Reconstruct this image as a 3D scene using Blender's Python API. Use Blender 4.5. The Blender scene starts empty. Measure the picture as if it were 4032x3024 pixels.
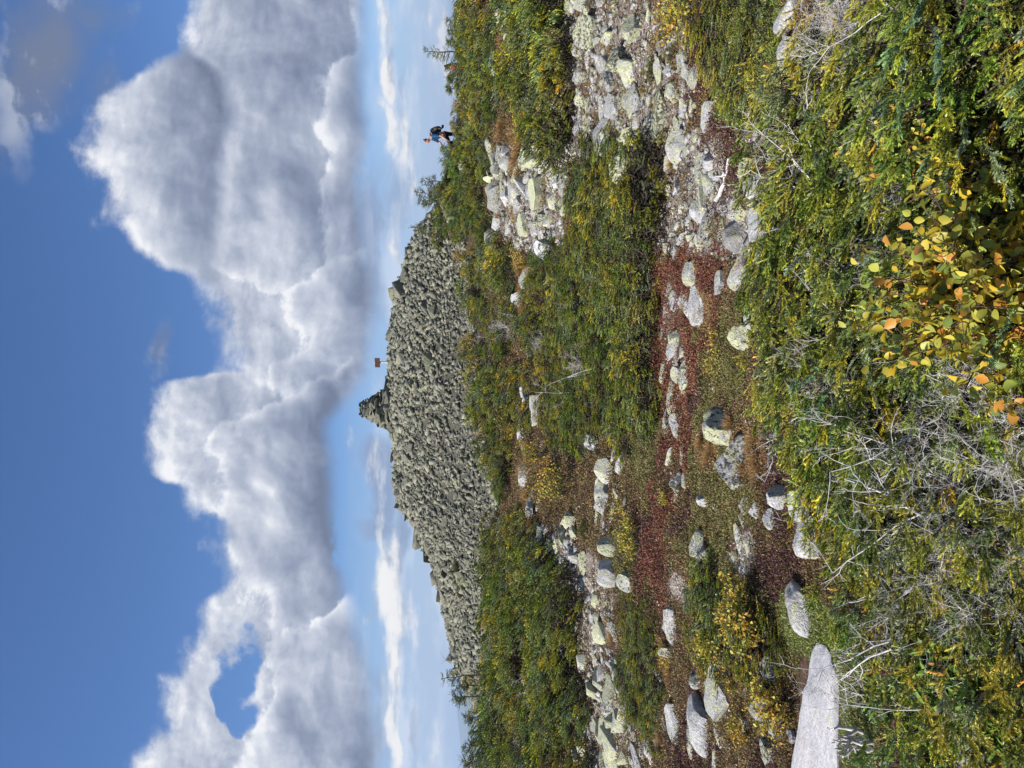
import bpy, bmesh, math, random
import numpy as np
from mathutils import Vector, Matrix

SC = bpy.context.scene
COL = SC.collection
rad = math.radians

# ------------------------------------------------------------------ camera, sky, sun, exposure
PITCH = rad(4.0)            # the camera looks slightly down; the photograph itself lies on its side
FP = 2912.0                 # focal length in pixels of the photograph
EYE = Vector((0, 0, 1.65))
CP, SP = math.cos(PITCH), math.sin(PITCH)

def ray(px, py):
    """direction through pixel (px, py) of the photograph; y component is depth"""
    r, up = (1512 - py), (2016 - px)
    return Vector((r, up * SP + FP * CP, up * CP - FP * SP)) / FP

def project(x, y, z):
    """world -> photograph pixels (numpy friendly)"""
    z = z - EYE.z
    d = y * CP - z * SP
    u = y * SP + z * CP
    d = np.where(np.abs(d) < 1e-4, 1e-4, d)
    return 2016 - u / d * FP, 1512 - x / d * FP, d

cam_d = bpy.data.cameras.new('camera')
cam_d.lens, cam_d.sensor_width, cam_d.sensor_fit = 26.0, 36.0, 'HORIZONTAL'
cam_d.clip_start, cam_d.clip_end = 0.05, 120000
cam = bpy.data.objects.new('camera', cam_d)
COL.objects.link(cam)
f_ = Vector((0, CP, -SP)); u_ = Vector((0, SP, CP))
R3 = Matrix((-u_, Vector((1, 0, 0)), -f_)).transposed()     # picture-right = world down, picture-up = world right
cam.matrix_world = Matrix.Translation(EYE) @ R3.to_4x4()
SC.camera = cam
SC.view_settings.view_transform = 'Standard'
SC.view_settings.look = 'None'
SC.view_settings.gamma = 1.0
SC.view_settings.exposure = 0.6
SC.cycles.max_bounces = 6
SC.cycles.diffuse_bounces = 3
SC.cycles.transparent_max_bounces = 8

SUN_AZ, SUN_EL = rad(-112), rad(40)      # azimuth measured from +Y towards +X
sun_dir = Vector((math.sin(SUN_AZ) * math.cos(SUN_EL), math.cos(SUN_AZ) * math.cos(SUN_EL), math.sin(SUN_EL)))
sl = bpy.data.lights.new('sun', 'SUN'); sl.energy = 5.0; sl.angle = rad(0.5); sl.color = (1.0, 0.955, 0.88)
so = bpy.data.objects.new('sun', sl); COL.objects.link(so)
so.rotation_euler = sun_dir.to_track_quat('Z', 'Y').to_euler()


class N:
    """tiny expression builder over shader math nodes"""
    def __init__(s, nt, sock): s.nt, s.s = nt, sock
    @staticmethod
    def op(nt, o, *a, clamp=False):
        n = nt.nodes.new('ShaderNodeMath'); n.operation = o; n.use_clamp = clamp
        for i, v in enumerate(a):
            if isinstance(v, N): nt.links.new(v.s, n.inputs[i])
            else: n.inputs[i].default_value = v
        return N(nt, n.outputs[0])
    def __add__(s, b): return N.op(s.nt, 'ADD', s, b)
    __radd__ = __add__
    def __sub__(s, b): return N.op(s.nt, 'SUBTRACT', s, b)
    def __rsub__(s, b): return N.op(s.nt, 'SUBTRACT', b, s)
    def __mul__(s, b): return N.op(s.nt, 'MULTIPLY', s, b)
    __rmul__ = __mul__
    def __truediv__(s, b): return N.op(s.nt, 'DIVIDE', s, b)
    def abs(s): return N.op(s.nt, 'ABSOLUTE', s)
    def max(s, b): return N.op(s.nt, 'MAXIMUM', s, b)
    def min(s, b): return N.op(s.nt, 'MINIMUM', s, b)
    def pow(s, b): return N.op(s.nt, 'POWER', s, b)
    def step(s, a, b, t0=0.0, t1=1.0):
        n = s.nt.nodes.new('ShaderNodeMapRange'); n.interpolation_type = 'SMOOTHSTEP'
        s.nt.links.new(s.s, n.inputs[0])
        n.inputs[1].default_value, n.inputs[2].default_value, n.inputs[3].default_value, n.inputs[4].default_value = a, b, t0, t1
        return N(s.nt, n.outputs[0])
    def lin(s, a, b, t0=0.0, t1=1.0):
        n = s.nt.nodes.new('ShaderNodeMapRange')
        s.nt.links.new(s.s, n.inputs[0])
        n.inputs[1].default_value, n.inputs[2].default_value, n.inputs[3].default_value, n.inputs[4].default_value = a, b, t0, t1
        return N(s.nt, n.outputs[0])

def comb(nt, x, y, z=0.0):
    n = nt.nodes.new('ShaderNodeCombineXYZ')
    for i, v in enumerate((x, y, z)):
        if isinstance(v, N): nt.links.new(v.s, n.inputs[i])
        else: n.inputs[i].default_value = v
    return n.outputs[0]

def noise(nt, vec, scale, detail=4.0, rough=0.55, dist=0.0, out=0):
    n = nt.nodes.new('ShaderNodeTexNoise')
    if vec is not None: nt.links.new(vec, n.inputs['Vector'])
    n.inputs['Scale'].default_value = scale; n.inputs['Detail'].default_value = detail
    n.inputs['Roughness'].default_value = rough; n.inputs['Distortion'].default_value = dist
    return N(nt, n.outputs[out]) if out == 0 else n.outputs[out]

def voro(nt, vec, scale, feature='F1', detail=0.0, rough=0.5, smooth=None, rand=1.0):
    n = nt.nodes.new('ShaderNodeTexVoronoi'); n.feature = feature
    nt.links.new(vec, n.inputs['Vector'])
    n.inputs['Scale'].default_value = scale
    if 'Detail' in n.inputs: n.inputs['Detail'].default_value = detail; n.inputs['Roughness'].default_value = rough
    if smooth is not None: n.inputs['Smoothness'].default_value = smooth
    return N(nt, n.outputs['Distance'])

def mixc(nt, fac, a, b):
    n = nt.nodes.new('ShaderNodeMix'); n.data_type = 'RGBA'
    for i, v in ((0, fac), (6, a), (7, b)):
        if isinstance(v, N): nt.links.new(v.s, n.inputs[i])
        elif hasattr(v, 'is_output'): nt.links.new(v, n.inputs[i])
        else: n.inputs[i].default_value = v if i == 0 else (*v, 1.0)
    return n.outputs[2]

def curve(nt, x, x0, x1, pts, y0, y1):
    """piecewise curve of x through pts, as a float curve node"""
    t = x.lin(x0, x1)
    n = nt.nodes.new('ShaderNodeFloatCurve')
    nt.links.new(t.s, n.inputs['Value'])
    c = n.mapping.curves[0]
    P = sorted(((px_ - x0) / (x1 - x0), (v - y0) / (y1 - y0)) for px_, v in pts)
    while len(c.points) < len(P): c.points.new(0.5, 0.5)
    for p, (a, b) in zip(c.points, P): p.location = (a, b); p.handle_type = 'AUTO_CLAMPED'
    n.mapping.use_clip = False
    n.mapping.update()
    return N(nt, n.outputs[0]) * (y1 - y0) + y0

def UV(px, py):
    d = ray(px, py); return d.x / d.y, d.z / d.y

SKY_T = (0.068, 0.091, 0.126)     # strength of the physical sky, white-balanced as the photograph is
def build_sky():
    w = bpy.data.worlds.new('World'); SC.world = w; w.use_nodes = True
    nt = w.node_tree; nt.nodes.clear()
    sky = nt.nodes.new('ShaderNodeTexSky'); sky.sky_type = 'NISHITA'; sky.sun_disc = False
    sky.sun_elevation = SUN_EL; sky.sun_rotation = SUN_AZ
    sky.altitude = 1200; sky.air_density = 1.15; sky.dust_density = 0.25; sky.ozone_density = 2.2
    tc = nt.nodes.new('ShaderNodeTexCoord')
    sx = nt.nodes.new('ShaderNodeSeparateXYZ'); nt.links.new(tc.outputs['Generated'], sx.inputs[0])
    X, Y, Z = (N(nt, o) for o in sx.outputs)
    Yd = Y.abs().max(0.12)
    U, V = X / Yd, Z / Yd
    # ---- silhouettes of the cloud bank: its upper and lower edge against azimuth
    top = [(-60, 640), (0, 680), (120, 690), (240, 600), (330, 420), (430, 310), (560, 300), (700, 330), (850, 370), (980, 460), (1060, 600), (1120, 700), (1250, 790), (1370, 860),
           (1440, 860), (1500, 660), (1580, 600), (1720, 575), (1860, 570), (1930, 700), (2060, 715), (2180, 730), (2300, 800), (2380, 730), (2500, 690), (2640, 640), (2760, 590), (2900, 570), (3024, 470), (3120, 420)]
    bot = [(-60, 1462), (300, 1460), (800, 1455), (1000, 1470), (1150, 1500), (1300, 1490), (1450, 1470), (1600, 1370), (1700, 1310), (1900, 1335), (2100, 1350), (2300, 1370), (2500, 1440), (2700, 1480), (3024, 1500), (3120, 1500)]
    def uvpts(L): return [UV(px, py) for py, px in L]
    T = curve(nt, U, -0.7, 0.7, uvpts(top), 0, 0.7)
    B = curve(nt, U, -0.7, 0.7, uvpts(bot), 0, 0.7)
    p0 = comb(nt, U, V * 1.25, 0.37)
    # domain warp
    wn = noise(nt, p0, 5.0, 3.0, 0.5, out=1)
    vm = nt.nodes.new('ShaderNodeVectorMath'); vm.operation = 'MULTIPLY_ADD'
    nt.links.new(wn, vm.inputs[0]); vm.inputs[1].default_value = (0.07, 0.07, 0.0); nt.links.new(p0, vm.inputs[2])
    pw = vm.outputs[0]
    def shift(v, dx, dy):
        a = nt.nodes.new('ShaderNodeVectorMath'); a.operation = 'ADD'; nt.links.new(v, a.inputs[0]); a.inputs[1].default_value = (dx, dy, 0); return a.outputs[0]
    def billow(v):
        a = noise(nt, v, 4.6, 7.0, 0.54)
        b = voro(nt, v, 10.0, 'SMOOTH_F1', 2.0, 0.45, 0.7)
        return a * 0.85 + (0.62 - b) * 0.24
    # outlines of every patch wander with a second warp
    w2 = noise(nt, p0, 9.0, 4.0, 0.55, out=1)
    sw = nt.nodes.new('ShaderNodeSeparateXYZ'); nt.links.new(w2, sw.inputs[0])
    Uw = U + (N(nt, sw.outputs[0]) - 0.5) * 0.13; Vw = V + (N(nt, sw.outputs[1]) - 0.5) * 0.09
    n0 = billow(pw)
    n1 = billow(shift(pw, -0.024, 0.032))            # towards the sun: upper left
    big0 = noise(nt, p0, 3.2, 2.0, 0.5)
    fine = noise(nt, pw, 22.0, 6.0, 0.62)
    fin1 = noise(nt, shift(pw, -0.0055, 0.0075), 22.0, 3.0, 0.55)
    edge = (n0 - 0.47) * 0.17 + (fine - 0.5) * 0.055
    a_top = (T - V + edge).step(-0.008, 0.030)
    a_bot = (V - B + (n0 - 0.5) * 0.05).step(-0.012, 0.02)
    alpha = a_top * a_bot
    def blob(px, py, ru, rv, k=1.0, soft=1.0):
        """soft ellipse centred on a picture position, radii in pixels (across, up)"""
        cu, cv = UV(px, py)
        du = (Uw - cu) * (FP / ru); dv = (Vw - cv) * (FP / rv)
        return (1.0 - (du * du + dv * dv) * soft).max(0.0) * k
    # gaps of blue in the bank
    gap = None
    for px, py, ru, rv, k in ((910, 2640, 190, 110, 1.25), (960, 2760, 110, 80, 1.0), (1350, 1790, 120, 40, .8), (1350, 2130, 120, 42, .9), (850, 1400, 120, 70, .7), (700, 2300, 120, 60, .5)):
        b = blob(px, py, ru, rv, k); gap = b if gap is None else gap.max(b)
    alpha = alpha * (1.0 - (gap * 0.62 + (0.47 - n0) * 2.6 + (fine - 0.5) * 2.0 - 0.1).step(0.15, 0.75) * gap.step(0.0, 0.3))
    # thin grey veil at the top corner, wisps by the edge
    v1 = blob(180, 150, 420, 260, 1.0).max(blob(30, 380, 520, 150, .75)).max(blob(420, 330, 240, 130, .7)).max(blob(640, 1330, 150, 90, .75)).max(blob(300, 60, 160, 330, .85))
    veil = (v1 * 0.9 + (n0 - 0.5) * 1.5 + (fine - .5) * .25).step(0.12, 0.85) * v1.step(0.0, 0.3)
    # light and shade inside the clouds: billows turned to the sun are bright, bases grey
    grad = (n0 - n1) * 3.6 + (fine - fin1) * 1.5
    dark = None
    for px, py, ru, rv, k in ((1400, 420, 900, 70, .55), (760, 560, 300, 110, .45), (1230, 1890, 420, 110, .5), (1180, 1560, 170, 170, .35), (1040, 2960, 330, 200, .5), (900, 2150, 140, 70, .35), (1360, 2900, 420, 110, .4), (980, 1700, 160, 90, .3), (640, 2760, 160, 60, .3)):
        b = blob(px, py, ru, rv, k); dark = b if dark is None else dark + b
    lite = None
    for px, py, ru, rv, k in ((470, 930, 150, 90, .5), (430, 680, 200, 60, .35), (720, 150, 220, 90, .4), (960, 1500, 120, 120, .5), (800, 2130, 150, 90, .6), (1080, 2030, 250, 40, .4), (1120, 2470, 90, 70, .6), (1030, 2640, 80, 60, .7), (740, 2900, 200, 90, .4), (1420, 2640, 120, 60, .5), (680, 1880, 90, 50, .4), (1390, 1580, 80, 50, .7)):
        b = blob(px, py, ru, rv, k); lite = b if lite is None else lite + b
    # banks standing one before another: each is lit along its upper edge and grey towards its base
    inv = 1.0 - n0
    LAY = [  # upper edge, base (py, px), light of the top, light of the base, edge noise
        (top, bot, .74, .50, (n0 - .47) * .17 + (fine - .5) * .06, 1.0),
        ([(0, 690), (150, 720), (300, 800), (450, 880), (600, 905), (750, 885), (900, 865), (1000, 850), (1080, 930), (1150, 1060), (1230, 1400), (1300, 1700), (3100, 1700)], [(0, 1462), (1000, 1470), (1300, 1500), (3100, 1500)], .88, .22, (inv - .5) * .13 + (fine - .5) * .08, .9),
        ([(-60, 1300), (200, 1290), (260, 1190), (340, 1140), (440, 1160), (520, 1120), (620, 1210), (720, 1190), (820, 1240), (950, 1270), (1060, 1330), (1120, 1500), (3100, 1600)], [(0, 1440), (1200, 1470), (3100, 1480)], .84, .30, (n1 - .48) * .12 + (fine - .5) * .08, .6),
        ([(-60, 1000), (120, 900), (180, 600), (240, 500), (330, 410), (430, 318), (560, 316), (700, 345), (850, 385), (960, 470), (1050, 570), (1120, 710), (1180, 900), (1260, 1300), (3100, 1400)], [(0, 690), (180, 730), (300, 880), (450, 930), (600, 905), (800, 885), (950, 860), (1100, 860), (1200, 840), (3100, 1000)], .90, .03, (n0 - .47) * .15 + (fine - .5) * .07, 1.15),
        ([(800, 1600), (1000, 1380), (1100, 1180), (1200, 1060), (1350, 1130), (1480, 1010), (1600, 1120), (1700, 1290), (1800, 1600), (3100, 1700)], [(900, 1480), (1500, 1480), (1700, 1400), (3100, 1480)], .88, .34, (n1 - .48) * .14 + (fine - .5) * .08, .8),
        ([(1350, 1500), (1520, 1250), (1640, 960), (1750, 800), (1900, 900), (2050, 880), (2200, 980), (2350, 1000), (2450, 1100), (2600, 1120), (2700, 1250), (2800, 1600), (3100, 1700)], [(1400, 1400), (1600, 1390), (1900, 1345), (2300, 1380), (2600, 1440), (3100, 1480)], .88, .12, (inv - .5) * .14 + (fine - .5) * .09, 1.1),
        ([(2150, 1600), (2380, 1250), (2540, 1020), (2620, 1060), (2720, 1000), (2850, 900), (3024, 850), (3120, 840)], [(2300, 1500), (2600, 1480), (3100, 1500)], .86, .22, (n1 - .48) * .15 + (fine - .5) * .09, 1.0)]
    sh, alpha2 = None, None
    for tp, bt, hi, lo, ed, pw_ in LAY:
        first = sh is None
        Tt = T if first else curve(nt, U, -0.7, 0.7, uvpts(tp), -0.1, 0.7)
        Bb = B if first else curve(nt, U, -0.7, 0.7, uvpts(bt), -0.1, 0.7)
        up_ = Tt - V + ed
        rel = N.op(nt, 'DIVIDE', up_, (Tt - Bb).max(0.03), clamp=True)
        s_ = hi - rel.pow(pw_) * (hi - lo) + up_.step(0.06, 0.0) * 0.07
        if first: sh = s_
        else:
            aa = up_.step(-0.004, 0.016) * (V - Bb + (n0 - .5) * .05).step(-0.02, 0.015)
            sh = sh * (1.0 - aa) + s_ * aa
    sh = sh + grad * 0.46 + (big0 - 0.5) * 0.25 + lite * 0.22 - dark * 0.22 + (fine - 0.5) * 0.22
    ramp = nt.nodes.new('ShaderNodeValToRGB'); nt.links.new(sh.s, ramp.inputs[0])
    cr = ramp.color_ramp
    cr.elements[0].position = 0.0; cr.elements[0].color = (0.17, 0.205, 0.30, 1)
    cr.elements[1].position = 1.05; cr.elements[1].color = (0.92, 0.93, 0.96, 1)
    for p_, c_ in ((0.28, (0.265, 0.315, 0.435, 1)), (0.55, (0.41, 0.46, 0.58, 1)), (0.8, (0.62, 0.66, 0.76, 1))):
        e = cr.elements.new(p_); e.color = c_
    # ---- low bank of small clouds near the horizon, flattened by distance
    q = comb(nt, U * 1.0, V * 4.2, 5.1)
    l0 = noise(nt, q, 7.0, 7.0, 0.55); l1 = noise(nt, shift(q, -0.02, 0.04), 7.0, 5.0, 0.55)
    lb = None
    for px, py, ru, rv, k in ((1520, 2240, 230, 95, 1.25), (1480, 2080, 260, 34, 1.0), (1420, 1790, 170, 60, .95), (1470, 1800, 260, 70, .7), (1590, 2420, 150, 70, .9), (1560, 2600, 230, 44, .9), (1640, 2420, 150, 40, .7), (1530, 260, 160, 32, 1.0), (1590, 250, 170, 26, .8), (1500, 520, 200, 32, .8), (1560, 480, 220, 44, .7),
                              (1600, 760, 260, 40, .55), (1740, 120, 160, 28, 1.0), (1770, 300, 170, 14, .7), (1500, 60, 230, 40, .7), (1650, 60, 200, 30, .6), (1690, 2700, 200, 20, .7), (1640, 2900, 260, 28, .8), (1720, 2950, 170, 22, .7), (1540, 2900, 220, 34, .7), (1660, 480, 220, 22, .55), (1610, 980, 160, 46, .5)):
        b = blob(px, py, ru, rv, k); lb = b if lb is None else lb.max(b)
    la = (lb * 0.8 + (l0 - 0.5) * 2.3 + (fine - 0.5) * .5).step(0.22, 0.95) * lb.step(0.0, 0.35)
    haze_cl = (l0 - 0.5 + (fine - .5) * .25).step(-0.08, 0.14) * V.step(0.16, 0.06) * V.step(-0.02, 0.005) * 0.85
    lsh = (0.70 + (l0 - l1) * 3.0 + (l0 - 0.5) * 0.8)
    # blue-grey shaded bases under the low clouds
    base2 = blob(1500, 1870, 250, 90, 1.0).max(blob(1590, 2110, 170, 50, .8)).max(blob(1480, 950, 420, 60, .7)).max(blob(1560, 760, 330, 80, .5)).max(blob(1490, 2060, 90, 130, .7)).max(blob(1500, 2800, 260, 60, .5))
    lowc = mixc(nt, (lsh + (fine - fin1) * 1.5).step(0.2, 1.1), (0.38, 0.45, 0.60), (0.95, 0.94, 0.93))
    hz = nt.nodes.new('ShaderNodeMix'); hz.data_type = 'RGBA'
    # pale air close to the horizon (the sky's own colour)
    sk = nt.nodes.new('ShaderNodeVectorMath'); sk.operation = 'MULTIPLY'; nt.links.new(sky.outputs[0], sk.inputs[0]); sk.inputs[1].default_value = SKY_T
    air = mixc(nt, V.step(0.19, 0.02) * 0.92, sk.outputs[0], (0.45, 0.57, 0.78))
    air = mixc(nt, (base2 + (l0 - .5) * 1.6 * base2).step(0.05, 0.7) * 0.85, air, (0.27, 0.345, 0.52))
    air = mixc(nt, haze_cl, air, (0.68, 0.76, 0.90))
    air = mixc(nt, la, air, lowc)
    air = mixc(nt, veil * 0.8, air, mixc(nt, (big0 + grad).step(.3, .75), (0.20, 0.23, 0.31), (0.50, 0.54, 0.63)))
    colr = mixc(nt, alpha, air, ramp.outputs[0])
    # the rest of the sky round the horizon carries a plainer broken cover
    tint2 = nt.nodes.new('ShaderNodeVectorMath'); tint2.operation = 'MULTIPLY'; nt.links.new(sky.outputs[0], tint2.inputs[0]); tint2.inputs[1].default_value = SKY_T
    oc = noise(nt, tc.outputs['Generated'], 2.2, 3.0, 0.55)
    other = mixc(nt, oc.step(0.50, 0.62) * 0.7 * Z.step(-0.02, 0.03), tint2.outputs[0], (0.60, 0.64, 0.72))
    bgs = []
    for c in (other, colr):
        bg = nt.nodes.new('ShaderNodeBackground'); nt.links.new(c, bg.inputs[0]); bg.inputs[1].default_value = 0.66; bgs.append(bg)
    inside = Y.step(0.3, 0.34) * Z.step(-0.10, -0.08) * U.abs().step(0.70, 0.66) * V.step(0.72, 0.68)
    mx = nt.nodes.new('ShaderNodeMixShader'); nt.links.new(inside.s, mx.inputs[0])
    nt.links.new(bgs[0].outputs[0], mx.inputs[1]); nt.links.new(bgs[1].outputs[0], mx.inputs[2])
    out = nt.nodes.new('ShaderNodeOutputWorld'); nt.links.new(mx.outputs[0], out.inputs[0])
    w.cycles.sampling_method = 'MANUAL'; w.cycles.sample_map_resolution = 256
build_sky()

# ------------------------------------------------------------------ helpers
rng = np.random.default_rng(7)
random.seed(7)

def hash2(ix, iy, seed):
    h = (ix.astype(np.int64) * 374761393 + iy.astype(np.int64) * 668265263 + seed * 1442695041) & 0x7fffffff
    h = ((h ^ (h >> 13)) * 1274126177) & 0x7fffffff
    return ((h ^ (h >> 16)) & 0xffff) / 65535.0

def vnoise(x, y, scale, seed=0, octaves=3):
    x = np.asarray(x, float); y = np.asarray(y, float)
    t = np.zeros(np.broadcast(x, y).shape); a = 1.0; s = 1.0 / scale; tot = 0
    for o in range(octaves):
        fx, fy = x * s, y * s
        ix, iy = np.floor(fx), np.floor(fy)
        u, v = fx - ix, fy - iy
        u, v = u * u * (3 - 2 * u), v * v * (3 - 2 * v)
        n = (hash2(ix, iy, seed + o) * (1 - u) + hash2(ix + 1, iy, seed + o) * u) * (1 - v) + (hash2(ix, iy + 1, seed + o) * (1 - u) + hash2(ix + 1, iy + 1, seed + o) * u) * v
        t = t + a * (n - 0.5); tot += a; a *= 0.5; s *= 2.0
    return t / tot * 2

def sstep(a, b, x):
    t = np.clip((x - a) / (b - a), 0, 1); return t * t * (3 - 2 * t)

# ------------------------------------------------------------------ terrain: five profiles fanning out from the viewpoint, and the rocky knob
PROF = [(-0.55, [(-40, .6), (0, 0), (3.6, -.2), (5, -.45), (10, -.92), (15, -.45), (19, .12), (23, .42), (28, -.1), (34, -1.0), (44, -1.8), (60, -12)]),
        (-0.26, [(-40, .6), (0, 0), (4.7, -.3), (6.5, -.5), (10, -.6), (13, -.4), (18, -.02), (24, .05), (30, -.1), (38, -.3), (44, -.6), (60, -8)]),
        (0.0, [(-40, .6), (0, 0), (4.7, -.25), (6.5, -.47), (10, -.65), (15, -.5), (20, -.06), (31, 1.1), (38, 1.5), (44, 1.5), (60, -7)]),
        (0.26, [(-40, .6), (0, 0), (4.7, -.25), (6.5, -.4), (10, -.4), (14, -.2), (20, .25), (28, .95), (32, 1.5), (36, 1.6), (44, .3), (60, -8)]),
        (0.55, [(-40, .6), (0, 0), (4.5, -.25), (6.5, -.33), (10, -.25), (14, .03), (20, .4), (28, 1.1), (32, 1.5), (36, .5), (44, -3.5), (60, -12)])]
_yg = np.arange(-40, 60.01, 0.2)
_tab = []
for a_, pr in PROF:
    z_ = np.interp(_yg, [p[0] for p in pr], [p[1] for p in pr])
    k_ = np.hanning(17); k_ /= k_.sum()
    _tab.append(np.convolve(np.pad(z_, 8, mode='edge'), k_, mode='valid'))
_tab = np.array(_tab); _az = np.array([p[0] for p in PROF])

RIDGE_Y = 45.0
FOOT = 0.0
_sky = [(700, 1760), (830, 1680), (930, 1632), (1000, 1600), (1060, 1585), (1100, 1572), (1190, 1556), (1260, 1540), (1400, 1536), (1500, 1528), (1600, 1528), (1700, 1545), (1780, 1552), (1840, 1562), (1890, 1545), (1930, 1556), (2000, 1582), (2060, 1630), (2130, 1655), (2200, 1698), (2300, 1725), (2400, 1745), (2500, 1765), (2600, 1790), (2700, 1850), (2800, 1930)]
_rx, _rz = [], []
for py, px in _sky:
    d = ray(px, py); d = d * (RIDGE_Y / d.y); _rx.append(d.x); _rz.append(EYE.z + d.z)
_o = np.argsort(_rx); _rx = np.array(_rx)[_o]; _rz = np.array(_rz)[_o] - 0.12

def base_h(x, y):
    x = np.asarray(x, float); y = np.asarray(y, float)
    a = np.clip(x / np.maximum(y, 3.0), -0.55, 0.55)
    k = np.clip(np.searchsorted(_az, a) - 1, 0, 3)
    t = (a - _az[k]) / (_az[k + 1] - _az[k]); t = t * t * (3 - 2 * t)
    yi = np.clip((y + 40) / 0.2, 0, len(_yg) - 1.001); i = yi.astype(int); f = yi - i
    za = _tab[k, i] * (1 - f) + _tab[k, i + 1] * f
    zb = _tab[k + 1, i] * (1 - f) + _tab[k + 1, i + 1] * f
    return za * (1 - t) + zb * t

def knob(x, y):
    """0..1 how far up the talus slope a point lies"""
    x = np.asarray(x, float); y = np.asarray(y, float)
    foot = np.interp(x, [-17, -12, -8, -4, 0, 5, 8, 10], [31.5, 30.0, 29.5, 30.5, 31.5, 32.5, 34.0, 36.0])
    foot = foot + FOOT
    up = np.clip((y - foot) / (RIDGE_Y - foot), 0, 1)
    back = np.clip((y - RIDGE_Y) / 16.0, 0, 1)
    side = sstep(-23, -16.5, x) * (1 - sstep(9.5, 12.5, x))
    return up, back, side

def height(x, y, rough=True):
    b = base_h(x, y)
    up, back, side = knob(x, y)
    rz = np.interp(x, _rx, _rz)
    lift = np.maximum(rz - b, 0) * (0.12 * np.sin(up * np.pi) + up) * (1 - sstep(0, 1, back)) * side
    h = b + lift + 0.95 * np.exp(-(((x - 8.3) / 1.5) ** 2 + ((y - 33.3) / 1.8) ** 2))
    if rough:
        h = h + vnoise(x, y, 2.4, 3, 3) * 0.13 * sstep(0.5, 5, np.hypot(x, y)) + vnoise(x, y, 0.5, 9, 2) * 0.035
    r = np.hypot(x, y)
    fall = np.clip(r - 58, 0, None)
    drop = 1400 * (1 - np.exp(-fall / 1500.0))
    s = sstep(58, 140, r)
    return h * (1 - s) + (-9 + 0 * h) * s - drop + vnoise(x, y, 900, 31, 4) * 110 * sstep(300, 3000, r)

def H(x, y): return float(height(np.array([x]), np.array([y]))[0])

_S = np.concatenate([np.arange(1.0, 12, 0.03), np.arange(12, 60, 0.1)])
def ground_at(px, py):
    """where the line of sight through a picture position meets the terrain"""
    d = ray(px, py)
    X, Y, Z = d.x * _S, d.y * _S, EYE.z + d.z * _S
    g = Z - height(X, Y)
    k = np.argmax(g < 0) if (g < 0).any() else len(_S) - 1
    return Vector((X[k], Y[k], float(height(X[k:k + 1], Y[k:k + 1])[0])))

# ------------------------------------------------------------------ mesh building
def mesh_quads(name, V, F, mat, tint=None, smooth=False):
    V = np.asarray(V, np.float32).reshape(-1, 3); F = np.asarray(F, np.int32).reshape(-1, 4)
    m = bpy.data.meshes.new(name)
    m.vertices.add(len(V)); m.vertices.foreach_set('co', V.ravel())
    m.loops.add(F.size); m.loops.foreach_set('vertex_index', F.ravel())
    m.polygons.add(len(F)); m.polygons.foreach_set('loop_start', np.arange(0, F.size, 4, dtype=np.int32))
    m.polygons.foreach_set('loop_total', np.full(len(F), 4, np.int32))
    if smooth: m.polygons.foreach_set('use_smooth', np.ones(len(F), bool))
    if tint is not None:
        a = m.attributes.new('tint', 'FLOAT_COLOR', 'POINT')
        c = np.ones((len(V), 4), np.float32); c[:, :3] = tint
        a.data.foreach_set('color', c.ravel())
    m.update(); m.validate()
    if mat is not None: m.materials.append(mat)
    return m

def mesh_tris(name, V, F, mat, sharp=None, tint=None, shade=None):
    V = np.asarray(V, np.float32).reshape(-1, 3); F = np.asarray(F, np.int32).reshape(-1, 3)
    m = bpy.data.meshes.new(name)
    m.vertices.add(len(V)); m.vertices.foreach_set('co', V.ravel())
    m.loops.add(F.size); m.loops.foreach_set('vertex_index', F.ravel())
    m.polygons.add(len(F)); m.polygons.foreach_set('loop_start', np.arange(0, F.size, 3, dtype=np.int32))
    m.polygons.foreach_set('loop_total', np.full(len(F), 3, np.int32))
    if sharp: m.polygons.foreach_set('use_smooth', np.ones(len(F), bool))
    if tint is not None:
        a = m.attributes.new('tint', 'FLOAT_COLOR', 'POINT')
        c = np.ones((len(V), 4), np.float32); c[:, :3] = tint
        a.data.foreach_set('color', c.ravel())
    if shade is not None:
        a = m.attributes.new('shade', 'FLOAT', 'POINT'); a.data.foreach_set('value', np.asarray(shade, np.float32))
    m.update(); m.validate()
    if sharp: m.set_sharp_from_angle(angle=rad(sharp))
    if mat is not None: m.materials.append(mat)
    return m

def link(name, data, parent=None, loc=None, rot=None, scale=None):
    o = bpy.data.objects.new(name, data); COL.objects.link(o)
    if parent is not None: o.parent = parent
    if loc is not None: o.location = loc
    if rot is not None: o.rotation_euler = rot
    if scale is not None: o.scale = scale
    return o

def tag(o, label, cat, group=None):
    o['label'] = label; o['category'] = cat
    if group: o['group'] = group
    return o

def copy_tree(o, parent=None):
    c = o.copy(); COL.objects.link(c); c.parent = parent
    for ch in KIDS.get(o.name, []):
        copy_tree(ch, c)
    return c
KIDS = {}

ORD = ['first', 'second', 'third', 'fourth', 'fifth', 'sixth', 'seventh', 'eighth', 'ninth', 'tenth', 'eleventh', 'twelfth', 'thirteenth', 'fourteenth', 'fifteenth', 'sixteenth', 'seventeenth', 'eighteenth', 'nineteenth', 'twentieth',
       'twenty-first', 'twenty-second', 'twenty-third', 'twenty-fourth', 'twenty-fifth', 'twenty-sixth', 'twenty-seventh', 'twenty-eighth', 'twenty-ninth', 'thirtieth']
ROWS = ['nearest', 'second', 'third', 'fourth', 'fifth', 'sixth', 'seventh', 'eighth', 'ninth', 'tenth', 'eleventh', 'twelfth', 'thirteenth', 'fourteenth', 'fifteenth', 'sixteenth']

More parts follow.
